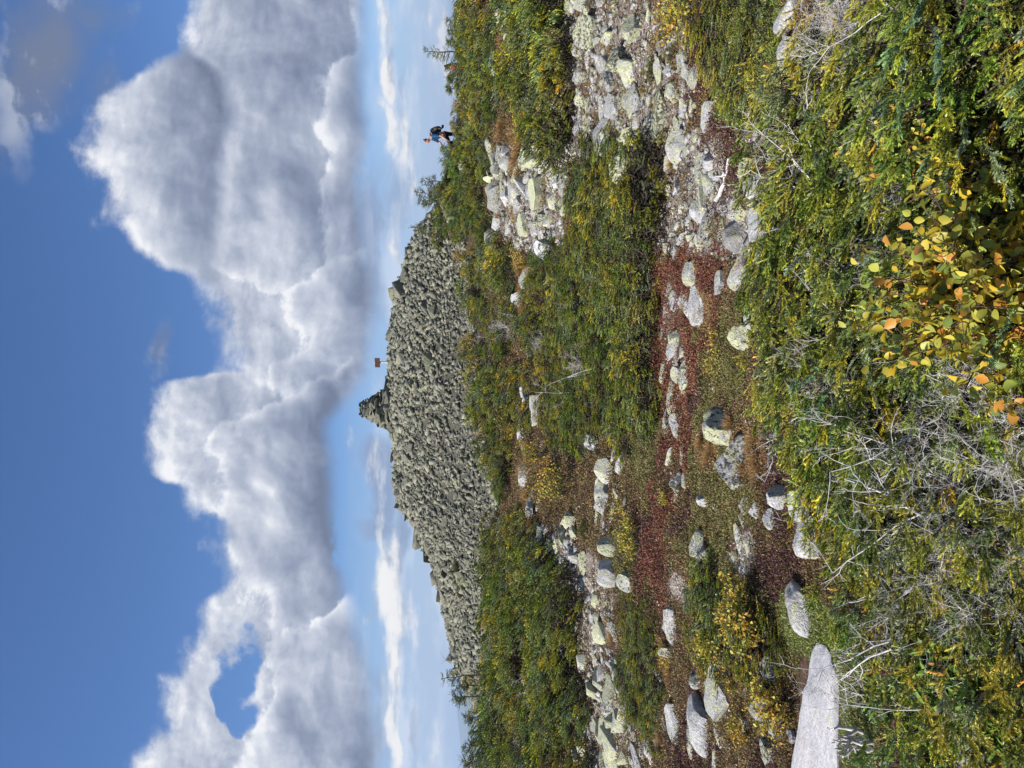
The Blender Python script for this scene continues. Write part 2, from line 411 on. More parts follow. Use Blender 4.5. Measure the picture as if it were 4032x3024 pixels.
def label_rows(items, place, cat, group, per=18):
    """items: (object, look). Rows by distance, counted across from the side where the hikers stand."""
    if not items: return
    it = sorted(items, key=lambda t: t[0].location.y)
    n = max(1, math.ceil(len(it) / per)); k = math.ceil(len(it) / n)
    for r in range(n):
        row = sorted(it[r * k:(r + 1) * k], key=lambda t: -t[0].location.x / max(t[0].location.y, .5))
        for i, (o, look) in enumerate(row):
            rw = (', ' + ROWS[r] + ' row') if n > 1 else ''
            tag(o, f"{look}, {ORD[i]} from the hikers' side{rw} {place}", cat, group)
            if len(o['label'].split()) > 16: print('LONG', o['label'])

# ------------------------------------------------------------------ materials
def new_mat(name):
    m = bpy.data.materials.new(name); m.use_nodes = True
    nt = m.node_tree; nt.nodes.clear()
    out = nt.nodes.new('ShaderNodeOutputMaterial')
    return m, nt, out

def world_vec(nt, rnd=True):
    g = nt.nodes.new('ShaderNodeNewGeometry')
    if not rnd: return g.outputs['Position']
    oi = nt.nodes.new('ShaderNodeObjectInfo')
    k = N(nt, oi.outputs['Random']) * 57.0
    a = nt.nodes.new('ShaderNodeVectorMath'); a.operation = 'ADD'
    nt.links.new(g.outputs['Position'], a.inputs[0]); nt.links.new(comb(nt, k, k * 0.7, k * 1.3), a.inputs[1])
    return a.outputs[0]

def princ(nt, out, col, rough=0.8, spec=0.3, bump=None, bstr=0.4, bdist=0.02):
    b = nt.nodes.new('ShaderNodeBsdfPrincipled')
    if hasattr(col, 'is_output'): nt.links.new(col, b.inputs['Base Color'])
    else: b.inputs['Base Color'].default_value = (*col, 1)
    b.inputs['Roughness'].default_value = rough; b.inputs['Specular IOR Level'].default_value = spec
    if bump is not None:
        bn = nt.nodes.new('ShaderNodeBump'); bn.inputs['Strength'].default_value = bstr; bn.inputs['Distance'].default_value = bdist
        nt.links.new(bump.s, bn.inputs['Height']); nt.links.new(bn.outputs[0], b.inputs['Normal'])
    nt.links.new(b.outputs[0], out.inputs[0])
    return b

def rock_mat(name, ca, cb, lichen, lich_lo, lich_hi, black=0.5, scale=1.0, warm=(0.45, 0.36, 0.30), warm_amt=0.25, bstr=0.5, streak=False):
    """stone with grain, pale crust lichen and black lichen; object colour: r = lichen cover, g = lightness, b = black lichen"""
    m, nt, out = new_mat(name)
    v = world_vec(nt)
    oi = nt.nodes.new('ShaderNodeObjectInfo')
    sp = nt.nodes.new('ShaderNodeSeparateColor'); nt.links.new(oi.outputs['Color'], sp.inputs[0])
    cr, cg, cb_ = (N(nt, o) for o in sp.outputs)
    if streak:
        mp = nt.nodes.new('ShaderNodeMapping'); mp.inputs['Scale'].default_value = (.8, 1.7, 1.7); mp.inputs['Rotation'].default_value = (0, 0, .12); nt.links.new(v, mp.inputs[0]); v = mp.outputs[0]
    n1 = noise(nt, v, 5.0 * scale, 4, 0.6); n2 = noise(nt, v, 26.0 * scale, 4, 0.65); n3 = noise(nt, v, 110.0 * scale, 2, 0.6)
    base = mixc(nt, (n1 * 0.5 + n2 * 0.5).step(0.36, 0.64), ca, cb)
    base = mixc(nt, noise(nt, v, 2.1 * scale, 3, 0.5).step(0.55, 0.75) * warm_amt, base, warm)
    base = mixc(nt, n3.step(0.60, 0.72) * 0.35, base, tuple(min(1, c * 2.0) for c in ca))
    base = mixc(nt, n3.step(0.40, 0.28) * 0.6, base, tuple(c * 0.35 for c in cb))
    ln = noise(nt, v, 7.0 * scale, 6, 0.68) * 0.7 + noise(nt, v, 60.0 * scale, 3, 0.6) * 0.3
    lf = (ln + (cr - 0.5) * 0.24).step(lich_lo, lich_hi)
    lc = mixc(nt, n2.step(0.35, 0.65), lichen, tuple(c * 0.72 for c in lichen))
    base = mixc(nt, lf * 0.9, base, lc)
    bk = noise(nt, v, 16.0 * scale, 5, 0.72)
    base = mixc(nt, (bk + (cb_ - 0.5) * 0.5).step(0.60, 0.645) * black, base, (0.028, 0.028, 0.027))
    hs = nt.nodes.new('ShaderNodeVectorMath'); hs.operation = 'SCALE'; nt.links.new(base, hs.inputs[0]); at = nt.nodes.new('ShaderNodeAttribute'); at.attribute_name = 'shade'
    nt.links.new(((cg * 1.0 + 0.5) * (N(nt, at.outputs['Fac']) + 1.0)).s, hs.inputs['Scale'])
    princ(nt, out, hs.outputs[0], 0.88, 0.25, n1 * 1.2 + n2 * 0.8 + n3 * 0.25 + lf * 0.15, bstr, 0.03)
    return m

def leaf_mat(name, transl=0.25, rough=0.5, spec=0.35, vary=0.25):
    """foliage: each leaf's own colour comes from the mesh"""
    m, nt, out = new_mat(name)
    at = nt.nodes.new('ShaderNodeAttribute'); at.attribute_name = 'tint'
    oi = nt.nodes.new('ShaderNodeObjectInfo')
    sc = nt.nodes.new('ShaderNodeVectorMath'); sc.operation = 'MULTIPLY'
    nt.links.new(at.outputs['Color'], sc.inputs[0])
    nt.links.new(oi.outputs['Color'], sc.inputs[1])
    b = nt.nodes.new('ShaderNodeBsdfPrincipled'); nt.links.new(sc.outputs[0], b.inputs['Base Color'])
    b.inputs['Roughness'].default_value = rough; b.inputs['Specular IOR Level'].default_value = spec
    t = nt.nodes.new('ShaderNodeBsdfTranslucent'); nt.links.new(sc.outputs[0], t.inputs[0])
    mx = nt.nodes.new('ShaderNodeMixShader'); mx.inputs[0].default_value = transl
    nt.links.new(b.outputs[0], mx.inputs[1]); nt.links.new(t.outputs[0], mx.inputs[2]); nt.links.new(mx.outputs[0], out.inputs[0])
    return m

def plain_mat(name, ca, cb, scale=20.0, rough=0.8, spec=0.2, bstr=0.3):
    m, nt, out = new_mat(name)
    v = world_vec(nt)
    n = noise(nt, v, scale, 5, 0.65)
    princ(nt, out, mixc(nt, n.step(0.35, 0.65), ca, cb), rough, spec, n, bstr, 0.01)
    return m

M_ROCK = rock_mat('lichened granite', (0.45, 0.44, 0.435), (0.25, 0.25, 0.26), (0.47, 0.475, 0.285), 0.505, 0.555, 0.85, 1.8, bstr=0.9)
M_SLAB = rock_mat('bare streaked granite', (0.52, 0.505, 0.505), (0.34, 0.335, 0.35), (0.47, 0.47, 0.30), 0.54, 0.62, 0.6, 1.3, streak=True, bstr=.35)
M_TALUS = rock_mat('green grey talus stone', (0.205, 0.200, 0.158), (0.105, 0.104, 0.084), (0.245, 0.255, 0.140), 0.49, 0.60, 0.55, 0.55, (0.30, 0.20, 0.155), 0.30, 0.6)
M_FIR = leaf_mat('fir needles', 0.10, 0.42, 0.4)
M_LEAF = leaf_mat('broad leaves', 0.34, 0.45, 0.35)
M_HEATH = leaf_mat('heath leaves', 0.2, 0.6, 0.25)
M_GRASS = leaf_mat('dry grass blades', 0.3, 0.6, 0.2)
M_DEAD = plain_mat('bleached dead wood', (0.62, 0.595, 0.57), (0.36, 0.34, 0.325), 40, 0.75, 0.2)
M_BARK = plain_mat('grey brown bark', (0.20, 0.17, 0.145), (0.09, 0.075, 0.065), 40)
M_STEM = plain_mat('dark birch stems', (0.11, 0.065, 0.05), (0.05, 0.035, 0.03), 40)

def ground_mat():
    m, nt, out = new_mat('mountain ground')
    g = nt.nodes.new('ShaderNodeNewGeometry'); v = g.outputs['Position']
    n1 = noise(nt, v, 1.3, 5, 0.6); n2 = noise(nt, v, 14, 5, 0.7); n3 = noise(nt, v, 70, 3, 0.6)
    vd = voro(nt, v, 34.0)
    peat = mixc(nt, n2.step(0.35, 0.65), (0.045, 0.03, 0.022), (0.12, 0.075, 0.05))
    grav = mixc(nt, n3.step(0.35, 0.65), (0.50, 0.44, 0.38), (0.26, 0.225, 0.20))
    grav = mixc(nt, vd.step(0.22, 0.5) * 0.7, grav, (0.12, 0.095, 0.08))
    at = nt.nodes.new('ShaderNodeAttribute'); at.attribute_name = 'gravel'
    near = mixc(nt, (N(nt, at.outputs['Fac']) + (n2 - 0.5) * 0.9).step(0.42, 0.60), peat, grav)
    # the forested valley far below
    sx = nt.nodes.new('ShaderNodeSeparateXYZ'); nt.links.new(v, sx.inputs[0])
    far = mixc(nt, noise(nt, v, 0.004, 6, 0.6).step(0.4, 0.6), (0.035, 0.05, 0.025), (0.07, 0.075, 0.03))
    st = nt.nodes.new('ShaderNodeAttribute'); st.attribute_name = 'stony'
    near = mixc(nt, N(nt, st.outputs['Fac']), near, mixc(nt, n2.step(.4, .6), (0.055, 0.053, 0.045), (0.12, 0.115, 0.09)))  # ground among the talus stones coloured dark to deepen the shade in the gaps
    col = mixc(nt, N(nt, sx.outputs[2]).step(-12.0, -30.0), near, far)
    princ(nt, out, col, 0.95, 0.1, n2 * 0.6 + n3 * 0.5 + (1.0 - vd) * 0.4, 0.6, 0.03)
    return m
M_GROUND = ground_mat()

# ------------------------------------------------------------------ map of what grows where (outlines as seen from the camera, laid on the terrain)
def inpoly(px, py, poly):
    px = np.asarray(px); py = np.asarray(py)
    c = np.zeros(px.shape, bool); n = len(poly)
    for i in range(n):
        x1, y1 = poly[i]; x2, y2 = poly[(i + 1) % n]
        if y1 == y2: continue
        c ^= ((y1 > py) != (y2 > py)) & (px < (x2 - x1) * (py - y1) / (y2 - y1) + x1)
    return c
def inell(px, py, L):
    r = np.zeros(np.asarray(px).shape, bool)
    for cx, cy, rx, ry in L: r |= ((px - cx) / rx) ** 2 + ((py - cy) / ry) ** 2 < 1
    return r

P_NEAR = [(3500, -60), (3490, 250), (3290, 330), (3190, 130), (3120, 260), (3060, 430), (3010, 640), (2985, 820), (2960, 1020), (2985, 1180), (3010, 1420), (3030, 1550), (3100, 1640), (3140, 1820), (3180, 1960), (3210, 2060), (3265, 2190), (3290, 2360), (3400, 2480), (3480, 2700), (3500, 2900), (3500, 3100), (4400, 3200), (4400, -160)]
P_M1 = [(2260, 630), (2400, 620), (2530, 730), (2550, 980), (2506, 1020), (2506, 1640), (2440, 1695), (2342, 1686), (2315, 1750), (2115, 1730), (2096, 1276), (2096, 1020), (2233, 985)]
P_M2 = [(1785, -40), (1905, -40), (1930, 200), (1915, 500), (1890, 900), (1950, 1020), (2030, 1100), (2045, 1640), (2020, 1740), (1995, 2000), (1955, 2010), (1900, 1800), (1870, 1650), (1850, 1400), (1830, 1180), (1800, 1010), (1785, 930)]
P_HUMP = [(1640, 700), (1700, 640), (1790, 630), (1800, 900), (1760, 960), (1690, 900)]
P_M3 = [(2030, -40), (2150, -40), (2160, 250), (2140, 500), (2060, 450), (2010, 250)]
P_M4 = [(1990, 2060), (2090, 2150), (2150, 2300), (2200, 2400), (2215, 2590), (2260, 2900), (2310, 3080), (1830, 3080), (1840, 2950), (1810, 2850), (1800, 2700), (1820, 2600), (1880, 2440), (1900, 2300), (1940, 2200)]
P_M5 = [(2400, 2370), (2540, 2400), (2570, 2600), (2540, 2870), (2480, 2870), (2430, 2600)]
P_M6 = [(2690, 2350), (2900, 2330), (2960, 2500), (2900, 2600), (2740, 2560)]
P_C1F = [(2740, -40), (2880, -40), (2950, 200), (2880, 330), (2800, 420), (2760, 200)]
P_CARPET1 = [(2800, -60), (3080, -60), (3085, 300), (3050, 480), (2960, 520), (2840, 470), (2790, 250)]
P_CARPET2 = [(3080, 2330), (3200, 2330), (3320, 2420), (3420, 2600), (3470, 2850), (3450, 3100), (3330, 3000), (3270, 2700), (3180, 2620), (3080, 2500)]
P_SCREE_R = [(1930, 640), (2030, 560), (2160, 520), (2160, 200), (2160, -60), (2640, -60), (2700, 120), (2740, 500), (2900, 760), (3000, 900), (2980, 1040), (2600, 1000), (2480, 760), (2380, 640), (2240, 620), (2230, 980), (2080, 1000), (1940, 900)]
P_SCREE_L = [(2080, 2080), (2260, 2060), (2330, 2200), (2420, 2350), (2440, 2600), (2520, 2880), (2560, 3100), (2320, 3100), (2250, 2850), (2210, 2420), (2120, 2250)]
GRAVEL_E = [(3000, 620, 70, 260), (2960, 900, 60, 120), (2330, 2330, 60, 160), (2930, 2160, 60, 110), (2650, 1300, 40, 200), (2480, 2800, 60, 150), (2680, 2300, 40, 80), (2130, 2200, 60, 120), (2760, 700, 90, 200)]

# ------------------------------------------------------------------ ground sheet
def build_ground():
    az = np.concatenate([np.arange(-36, 36.01, 0.3), np.arange(40, 320, 5.0)])
    r = np.concatenate([np.geomspace(0.35, 60, 250), np.geomspace(64, 95000, 70)])
    A, R = np.meshgrid(np.radians(az), r, indexing='ij')
    X, Y = R * np.sin(A), R * np.cos(A)
    Z = height(X, Y)
    na, nr = A.shape
    V = np.stack([X, Y, Z], -1).reshape(-1, 3)
    i = np.arange(na)[:, None]; j = np.arange(nr - 1)[None, :]
    i2 = (i + 1) % na
    F = np.stack([i * nr + j + 0 * i, i2 * nr + j, i2 * nr + j + 1, i * nr + j + 1], -1).reshape(-1, 4)
    # cap the hole under the viewer
    V = np.vstack([V, [[0, 0, H(0, 0.01)]]]); c = len(V) - 1
    ii = np.arange(0, na - 1, 2)
    F = np.vstack([F, np.stack([np.full(len(ii), c), (ii + 2) % na * nr, (ii + 1) * nr, ii * nr], -1)])
    m = mesh_quads('ground', V, F, M_GROUND, smooth=True)
    px, py, d = project(V[:, 0], V[:, 1], V[:, 2])
    gv = 0.28 * np.ones(len(V))
    jx = vnoise(V[:, 0], V[:, 1], .8, 41, 3) * 90; px = px + jx; py = py + vnoise(V[:, 0], V[:, 1], .8, 47, 3) * 110
    gv = np.where(inpoly(px, py, P_SCREE_R) | inpoly(px, py, P_SCREE_L), 0.55, gv)
    gv = np.where(inell(px, py, GRAVEL_E), 0.72, gv)
    gv = np.where((d < 0) | inpoly(px, py, P_NEAR), 0.12, gv)
    up, back, side = knob(V[:, 0], V[:, 1])
    gv = np.where((up > 0.02) & (side > .4) & (V[:, 1] > 28), 0.36, gv)
    st = ((knob(V[:, 0], V[:, 1] + 2.5)[0] > 0.0) & (side > .1) & (V[:, 1] > 26)).astype(np.float32)
    a = m.attributes.new('stony', 'FLOAT', 'POINT'); a.data.foreach_set('value', st)
    a = m.attributes.new('gravel', 'FLOAT', 'POINT'); a.data.foreach_set('value', gv.astype(np.float32))
    o = link('ground', m); o['kind'] = 'structure'
    return o
build_ground()

def build_hills():
    def hill(name, dist, pts, base_px, mat, seed):
        """a far mountain: a ridge with real depth, peaks at measured heights"""
        us = np.linspace(-1.35, 1.35, 260)
        P = sorted([(UV(px, py)[0], UV(px, py)[1]) for py, px in pts])
        hv = np.interp(us, [p[0] for p in P], [p[1] for p in P]) + vnoise(us * 40, us * 0, 1.2, seed, 4) * 0.0012
        rows = []
        for t, k in ((-1, 0.0), (-.6, .35), (-.25, .8), (0, 1.0), (.3, .75), (.7, .3), (1, 0.0)):
            y = dist + t * dist * 0.22
            x = us * dist
            top = EYE.z + hv * dist
            z = -1400 + (top + 1400) * k + (vnoise(x, y + 0 * x, dist * .03, seed + 5, 3) * dist * 0.004 if 0 < k < 1 else 0)
            rows.append(np.stack([x, y + 0 * x, z], -1))
        V = np.array(rows); nr, nu = V.shape[:2]
        i = np.arange(nr - 1)[:, None]; j = np.arange(nu - 1)[None]
        F = np.stack([i * nu + j, i * nu + j + 1, (i + 1) * nu + j + 1, (i + 1) * nu + j], -1).reshape(-1, 4)
        o = link(name, mesh_quads(name, V.reshape(-1, 3), F, mat, smooth=True)); o['kind'] = 'structure'
    m = plain_mat('far forest slope', (0.045, 0.06, 0.03), (0.06, 0.07, 0.035), 0.002, 1.0, 0.0, 0.0)
    hill('far_hills', 26000, [(-1200, 1850), (0, 1840), (800, 1842), (1600, 1838), (2500, 1826), (2640, 1806), (2720, 1802), (2790, 1797), (2850, 1804), (2930, 1812), (3024, 1816), (3300, 1832), (4200, 1850)], 1860, m, 5)
    hill('far_hills', 17000, [(-1200, 1870), (0, 1866), (1500, 1862), (2500, 1850), (2680, 1838), (2760, 1828), (2860, 1838), (2960, 1846), (3100, 1850), (4200, 1862)], 1870, m, 8)
build_hills()

def build_haze():
    """clear mountain air: one even box of thin haze, the sky outside it"""
    bm = bmesh.new(); bmesh.ops.create_cube(bm, size=1.0)
    for v in bm.verts: v.co = Vector((v.co.x * 196000, v.co.y * 196000, -1640 if v.co.z < 0 else 240))
    m = bpy.data.meshes.new('haze'); bm.to_mesh(m); bm.free()
    mat, nt, out = new_mat('thin air')
    pv = nt.nodes.new('ShaderNodeVolumePrincipled')
    pv.inputs['Color'].default_value = (.62, .78, 1.0, 1); pv.inputs['Density'].default_value = HAZE; pv.inputs['Anisotropy'].default_value = 0.2
    nt.links.new(pv.outputs[0], out.inputs['Volume'])
    m.materials.append(mat)
    o = link('haze', m); o['kind'] = 'stuff'
HAZE = 0.00006
build_haze()

# ------------------------------------------------------------------ stones
def ico(sub):
    bm = bmesh.new(); bmesh.ops.create_icosphere(bm, subdivisions=sub, radius=1.0)
    V = np.array([v.co[:] for v in bm.verts]); F = np.array([[v.index for v in f.verts] for f in bm.faces]); bm.free()
    return V, F
_ICO = {s: ico(s) for s in (1, 2, 3, 4)}

def rock_shape(seed, sub=3, planes=11, cut=(0.52, 0.86), rough=0.05, squash=(1, .8, .62), boxy=0.0):
    """an irregular stone: a ball cut by random planes (joint faces) and roughened"""
    g = np.random.default_rng(seed)
    V, F = _ICO[sub]; V = V.copy()
    nd = g.normal(size=(planes, 3)); nd /= np.linalg.norm(nd, axis=1)[:, None]
    if boxy > 0:
        ax = np.array([[1, 0, 0], [-1, 0, 0], [0, 1, 0], [0, -1, 0], [0, 0, 1], [0, 0, -1]], float) + g.normal(size=(6, 3)) * boxy
        nd[:6] = ax / np.linalg.norm(ax, axis=1)[:, None]
    for n in nd:
        d = g.uniform(*cut); s = V @ n
        k = s > d
        V[k] -= np.outer(s[k] - d, n)
    if rough:
        f = g.normal(size=(6, 3)) * 3.2; ph = g.uniform(0, 6.28, 6)
        w = np.sin(V @ f.T + ph).mean(1); f2 = g.normal(size=(6, 3)) * 9; w2 = np.sin(V @ f2.T + ph).mean(1)
        V *= (1 + rough * (w * 1.6 + w2 * 0.7))[:, None]
    V *= np.array(squash)
    V /= np.abs(V[:, :2]).max()
    return V, F

def hull_shape(seed, n=12, squash=(1, .7, .42), bev=0.0, soft=.25):
    """a broken block: the hull of a few points on a skewed box, edges slightly worn"""
    g = np.random.default_rng(seed)
    P = g.uniform(-1, 1, (n, 3)); k = np.argmax(np.abs(P), 1); P[np.arange(n), k] = np.sign(P[np.arange(n), k]) * g.uniform(1 - soft, 1, n)
    sh = g.normal(0, .22, 3)
    P[:, 0] += sh[0] * P[:, 2]; P[:, 1] += sh[1] * P[:, 2]; P[:, 0] += sh[2] * P[:, 1]
    P *= np.array(squash)
    bm = bmesh.new()
    for p in P: bm.verts.new(p)
    r = bmesh.ops.convex_hull(bm, input=bm.verts[:])
    bmesh.ops.delete(bm, geom=[v for v in bm.verts if not v.link_faces], context='VERTS')
    if bev:
        bmesh.ops.dissolve_limit(bm, angle_limit=rad(9), verts=bm.verts[:], edges=bm.edges[:])
        bmesh.ops.bevel(bm, geom=bm.edges[:], offset=bev, segments=2, affect='EDGES', profile=.6, clamp_overlap=True)
    bmesh.ops.triangulate(bm, faces=bm.faces[:])
    bm.verts.index_update()
    V = np.array([v.co[:] for v in bm.verts]); F = np.array([[v.index for v in f.verts] for f in bm.faces]); bm.free()
    return V / np.abs(V[:, :2]).max(), F

BOULDER = [mesh_tris('boulder', *rock_shape(100 + i, 4, 10 + i % 4, (0.5, 0.88), 0.06, (1, .8, .62 + .05 * (i % 3))), M_ROCK, 34) for i in range(8)]
FLATROCK = [mesh_tris('flat_rock', *rock_shape(140 + i, 4, 11, (0.5, 0.85), 0.06, (1, .72, .36), .22), M_ROCK, 35) for i in range(6)]
STONE = [mesh_tris('stone', *hull_shape(170 + i, 15, (1, .74, .48 + .1 * (i % 3)), .045), M_ROCK, 30) for i in range(10)]
TALUS = [mesh_tris('talus_block', *hull_shape(200 + i, 11 + i % 4, (1, .70, .36 + .14 * (i % 3)), .025), M_TALUS, 25) for i in range(14)]

def stone_at(mesh, name, px, py, w, hgt=None, sink=0.3, yaw=None, tilt=0.12, color=(.5, .5, .5), y_scale=None):
    """a stone whose visible middle is at the picture position, w photo pixels wide"""
    p = ground_at(px + (hgt or w * .5) * 0.30, py)
    s = w / FP * p.y * 0.5
    zz = 1.0
    dz = [v.co.z for v in mesh.vertices]; mh = max(dz) - min(dz)
    if hgt:
        zz = (hgt / FP * p.y * 1.18 + 0.02) / (mh * s)
    o = link(name, mesh, None, p, (random.gauss(0, tilt), random.gauss(0, tilt), random.uniform(0, 6.28) if yaw is None else yaw), (s, s * (y_scale or 1), s * zz))
    o.location.z += s * zz * mh * (0.5 - sink)
    o.color = (*color, 1)
    return o

def rc(l=.5, t=.5, b=.5): return (l, t, b)
NAMED = [  # px, py, width, height, kind, lichen/light/black, look
    (2880, 1820, 225, 135, 'B', (.62, .6, .72), 'big rounded boulder mottled with yellow green and black lichen beside tan grass'),
    (2823, 1681, 170, 130, 'B', (.80, .62, .62), 'pale lichened boulder with a bare grey patch next to the biggest mottled boulder'),
    (2917, 1325, 120, 84, 'B', (.85, .62, .6), 'yellow lichened block at the edge of the front firs beside red heath'),
    (2744, 1205, 165, 40, 'F', (.35, .70, .5), 'long flat grey rock lying in the reddest heath'),
    (2652, 1325, 85, 45, 'B', (.7, .65, .6), 'small lichened rock just beyond the long flat grey rock'),
    (2336, 1723, 100, 66, 'B', (.25, .85, .3), 'pale clean grey boulder at the corner of the middle fir band'),
    (2670, 1470, 80, 50, 'B', (.7, .66, .5), 'angular pale rock alone in dark purple heath'),
    (2658, 1650, 55, 34, 'B', (.6, .72, .5), 'small pale stone in olive heath beyond the mottled boulders'),
    (2664, 1898, 85, 60, 'B', (.55, .66, .8), 'grey stone with black specks in olive heath'),
    (2767, 1970, 60, 44, 'B', (.55, .75, .4), 'small white stone alone in olive heath'),
    (2380, 1850, 110, 70, 'B', (.65, .75, .4), 'cream lichened rock under yellow birch leaves'),
    (2372, 1930, 80, 60, 'B', (.5, .55, .5), 'grey notched rock beside the cream lichened rock'),
    (3056, 1946, 120, 86, 'B', (.5, .72, .5), 'pale round boulder half sunk in purple heath by the front firs'),
    (3140, 1990, 130, 70, 'F', (.5, .75, .55), 'pale flat rock at the front firs below the round boulder'),
    (3180, 2120, 190, 75, 'F', (.4, .82, .4), 'broad pale ledge against the front firs'),
    (2718, 1078, 95, 42, 'F', (.7, .62, .5), 'yellowish flat stone in the red heath'),
    (2839, 1110, 120, 36, 'F', (.5, .7, .5), 'long pale stone edging the red heath'),
    (2911, 1080, 150, 60, 'F', (.5, .72, .5), 'wide pale rock at the far edge of the front firs'),
    (2960, 1230, 140, 55, 'F', (.55, .74, .5), 'wide cream rock beside the front firs'),
    (2755, 2166, 150, 62, 'B', (.6, .68, .6), 'pale wedge of rock in olive heath'),
    (2385, 2140, 100, 90, 'B', (.7, .66, .6), 'square lichened block beside yellow birch twigs'),
    (2390, 2250, 120, 80, 'B', (.5, .70, .5), 'pale block with a flat shaded side'),
    (2465, 2285, 90, 74, 'B', (.6, .62, .6), 'grey block below the pale blocks'),
    (3040, 2045, 90, 50, 'B', (.55, .7, .6), 'pale stone behind the purple heath'),
    (3144, 2400, 200, 85, 'F', (.40, .66, .3), 'tan flat slab lying in dark heath'),
    (2638, 2457, 150, 40, 'F', (.4, .68, .6), 'narrow blue grey rock in the heath near the small fir patch'),
    (2626, 2574, 84, 58, 'B', (.6, .62, .6), 'lichened stone ringed by yellow birch leaves'),
    (3046, 2635, 120, 80, 'B', (.6, .74, .8), 'white boulder with black spots beside a small fir'),
    (2737, 2673, 84, 50, 'B', (.5, .55, .7), 'grey stone at the far edge of the birch shrub'),
    (2817, 2722, 240, 70, 'F', (.55, .72, .5), 'long pale rock under the birch shrub'),
    (2750, 2855, 200, 80, 'F', (.35, .74, .3), 'large smooth grey ledge beyond the birch shrub'),
    (2644, 2845, 150, 32, 'F', (.4, .7, .4), 'thin pale ledge in the red heath'),
    (2990, 2778, 140, 76, 'B', (.5, .55, .5), 'boulder with a dark shaded side behind the granite slab'),
    (3060, 2860, 120, 50, 'F', (.6, .62, .8), 'speckled rock at the back of the granite slab'),
    (3030, 2960, 130, 60, 'F', (.6, .6, .7), 'lichened rock in purple heath behind the slab'),
    (2429, 253, 115, 96, 'B', (.85, .66, .75), 'round yellow green lichened boulder on the stony slope'),
    (2363, 525, 180, 70, 'B', (.40, .62, .4), 'long blue grey boulder on the stony slope'),
    (2441, 645, 160, 86, 'B', (.85, .7, .6), 'yellow green boulder beside the middle fir band'),
    (2308, 125, 150, 90, 'B', (.80, .6, .7), 'large lichened boulder at the top of the stony slope'),
    (2490, 115, 120, 72, 'B', (.80, .6, .6), 'lichened boulder below the largest one on the stony slope'),
    (2634, 277, 66, 46, 'B', (.15, 1.0, .1), 'white quartz boulder near a tiny fir'),
    (2592, 446, 205, 52, 'F', (.80, .62, .75), 'long sloping lichened slab on the stony slope'),
    (2664, 572, 140, 70, 'B', (.5, .62, .5), 'grey rock in dark heath below the stony slope'),
    (2785, 464, 120, 48, 'F', (.3, .72, .3), 'tan flat rock by the gravel'),
    (2887, 916, 150, 92, 'B', (.35, .34, .5), 'dark grey block against the front firs'),
    (2963, 723, 130, 62, 'B', (.4, .72, .4), 'grey rock at the gravel beside the front firs'),
    (2985, 880, 170, 60, 'F', (.3, .66, .4), 'flat slab below the dark grey block'),
    (3098, 60, 160, 66, 'F', (.4, .82, .4), 'pale ledge among green leaves'),
    (3098, 229, 170, 66, 'F', (.5, .76, .5), 'pale ledge beside purple heath among green leaves'),
    (2790, 640, 80, 44, 'B', (.4, .66, .5), 'round grey stone in purple heath'),
    (2755, 826, 100, 60, 'B', (.45, .64, .5), 'grey angular stone at the end of the stony slope'),
    (2735, 300, 84, 44, 'F', (.75, .62, .5), 'triangular olive stone in dark heath'),
    (2111, 760, 150, 58, 'F', (.98, .72, .4), 'brightest yellow green slab on the upper slope'),
    (1990, 633, 76, 50, 'B', (.5, .6, .5), 'leaning grey stone on the upper slope'),
    (2141, 976, 90, 76, 'B', (.2, .80, .3), 'pale grey boulder above the middle fir band'),
    (2056, 890, 90, 46, 'F', (.9, .7, .5), 'tilted yellow slab above the middle fir band'),
    (2070, 1095, 120, 50, 'B', (.6, .72, .5), 'pale rock in the gap between the fir bands'),
    (2040, 1175, 80, 56, 'B', (.35, .75, .3), 'clean white rock on the tan grass between the fir bands'),
    (2068, 1560, 110, 40, 'F', (.4, .80, .3), 'long white rock between the fir bands'),
    (2055, 1690, 110, 42, 'F', (.3, .80, .3), 'bluish rock lying between the fir bands'),
    (2062, 1860, 120, 50, 'B', (.35, .76, .3), 'rounded pale boulder between the fir bands'),
    (2105, 1620, 120, 46, 'F', (.6, .72, .4), 'pale rock just beyond the middle fir band'),
    (2130, 2110, 90, 44, 'F', (.8, .66, .4), 'yellow lichened slab on the mountain side of the fir gap'),
    (1975, 2090, 90, 44, 'F', (.35, .66, .4), 'grey ledge below the talus'),
    (1830, 640, 110, 50, 'B', (.6, .66, .4), 'lichened rock beside the hiker with the blue shirt'),
    (1800, 555, 90, 46, 'B', (.6, .60, .4), 'rock the hiker in the blue shirt steps onto'),
    (1955, 250, 110, 60, 'B', (.5, .66, .5), 'blue grey boulder behind the dark fir strip'),
    (1985, 60, 120, 76, 'B', (.7, .6, .6), 'lichened boulder beside the dark fir strip'),
    (2000, 130, 90, 52, 'B', (.5, .68, .5), 'pale boulder beside the dark fir strip'),
]
placed = []          # (x, y, radius) of everything big, to keep other things off it
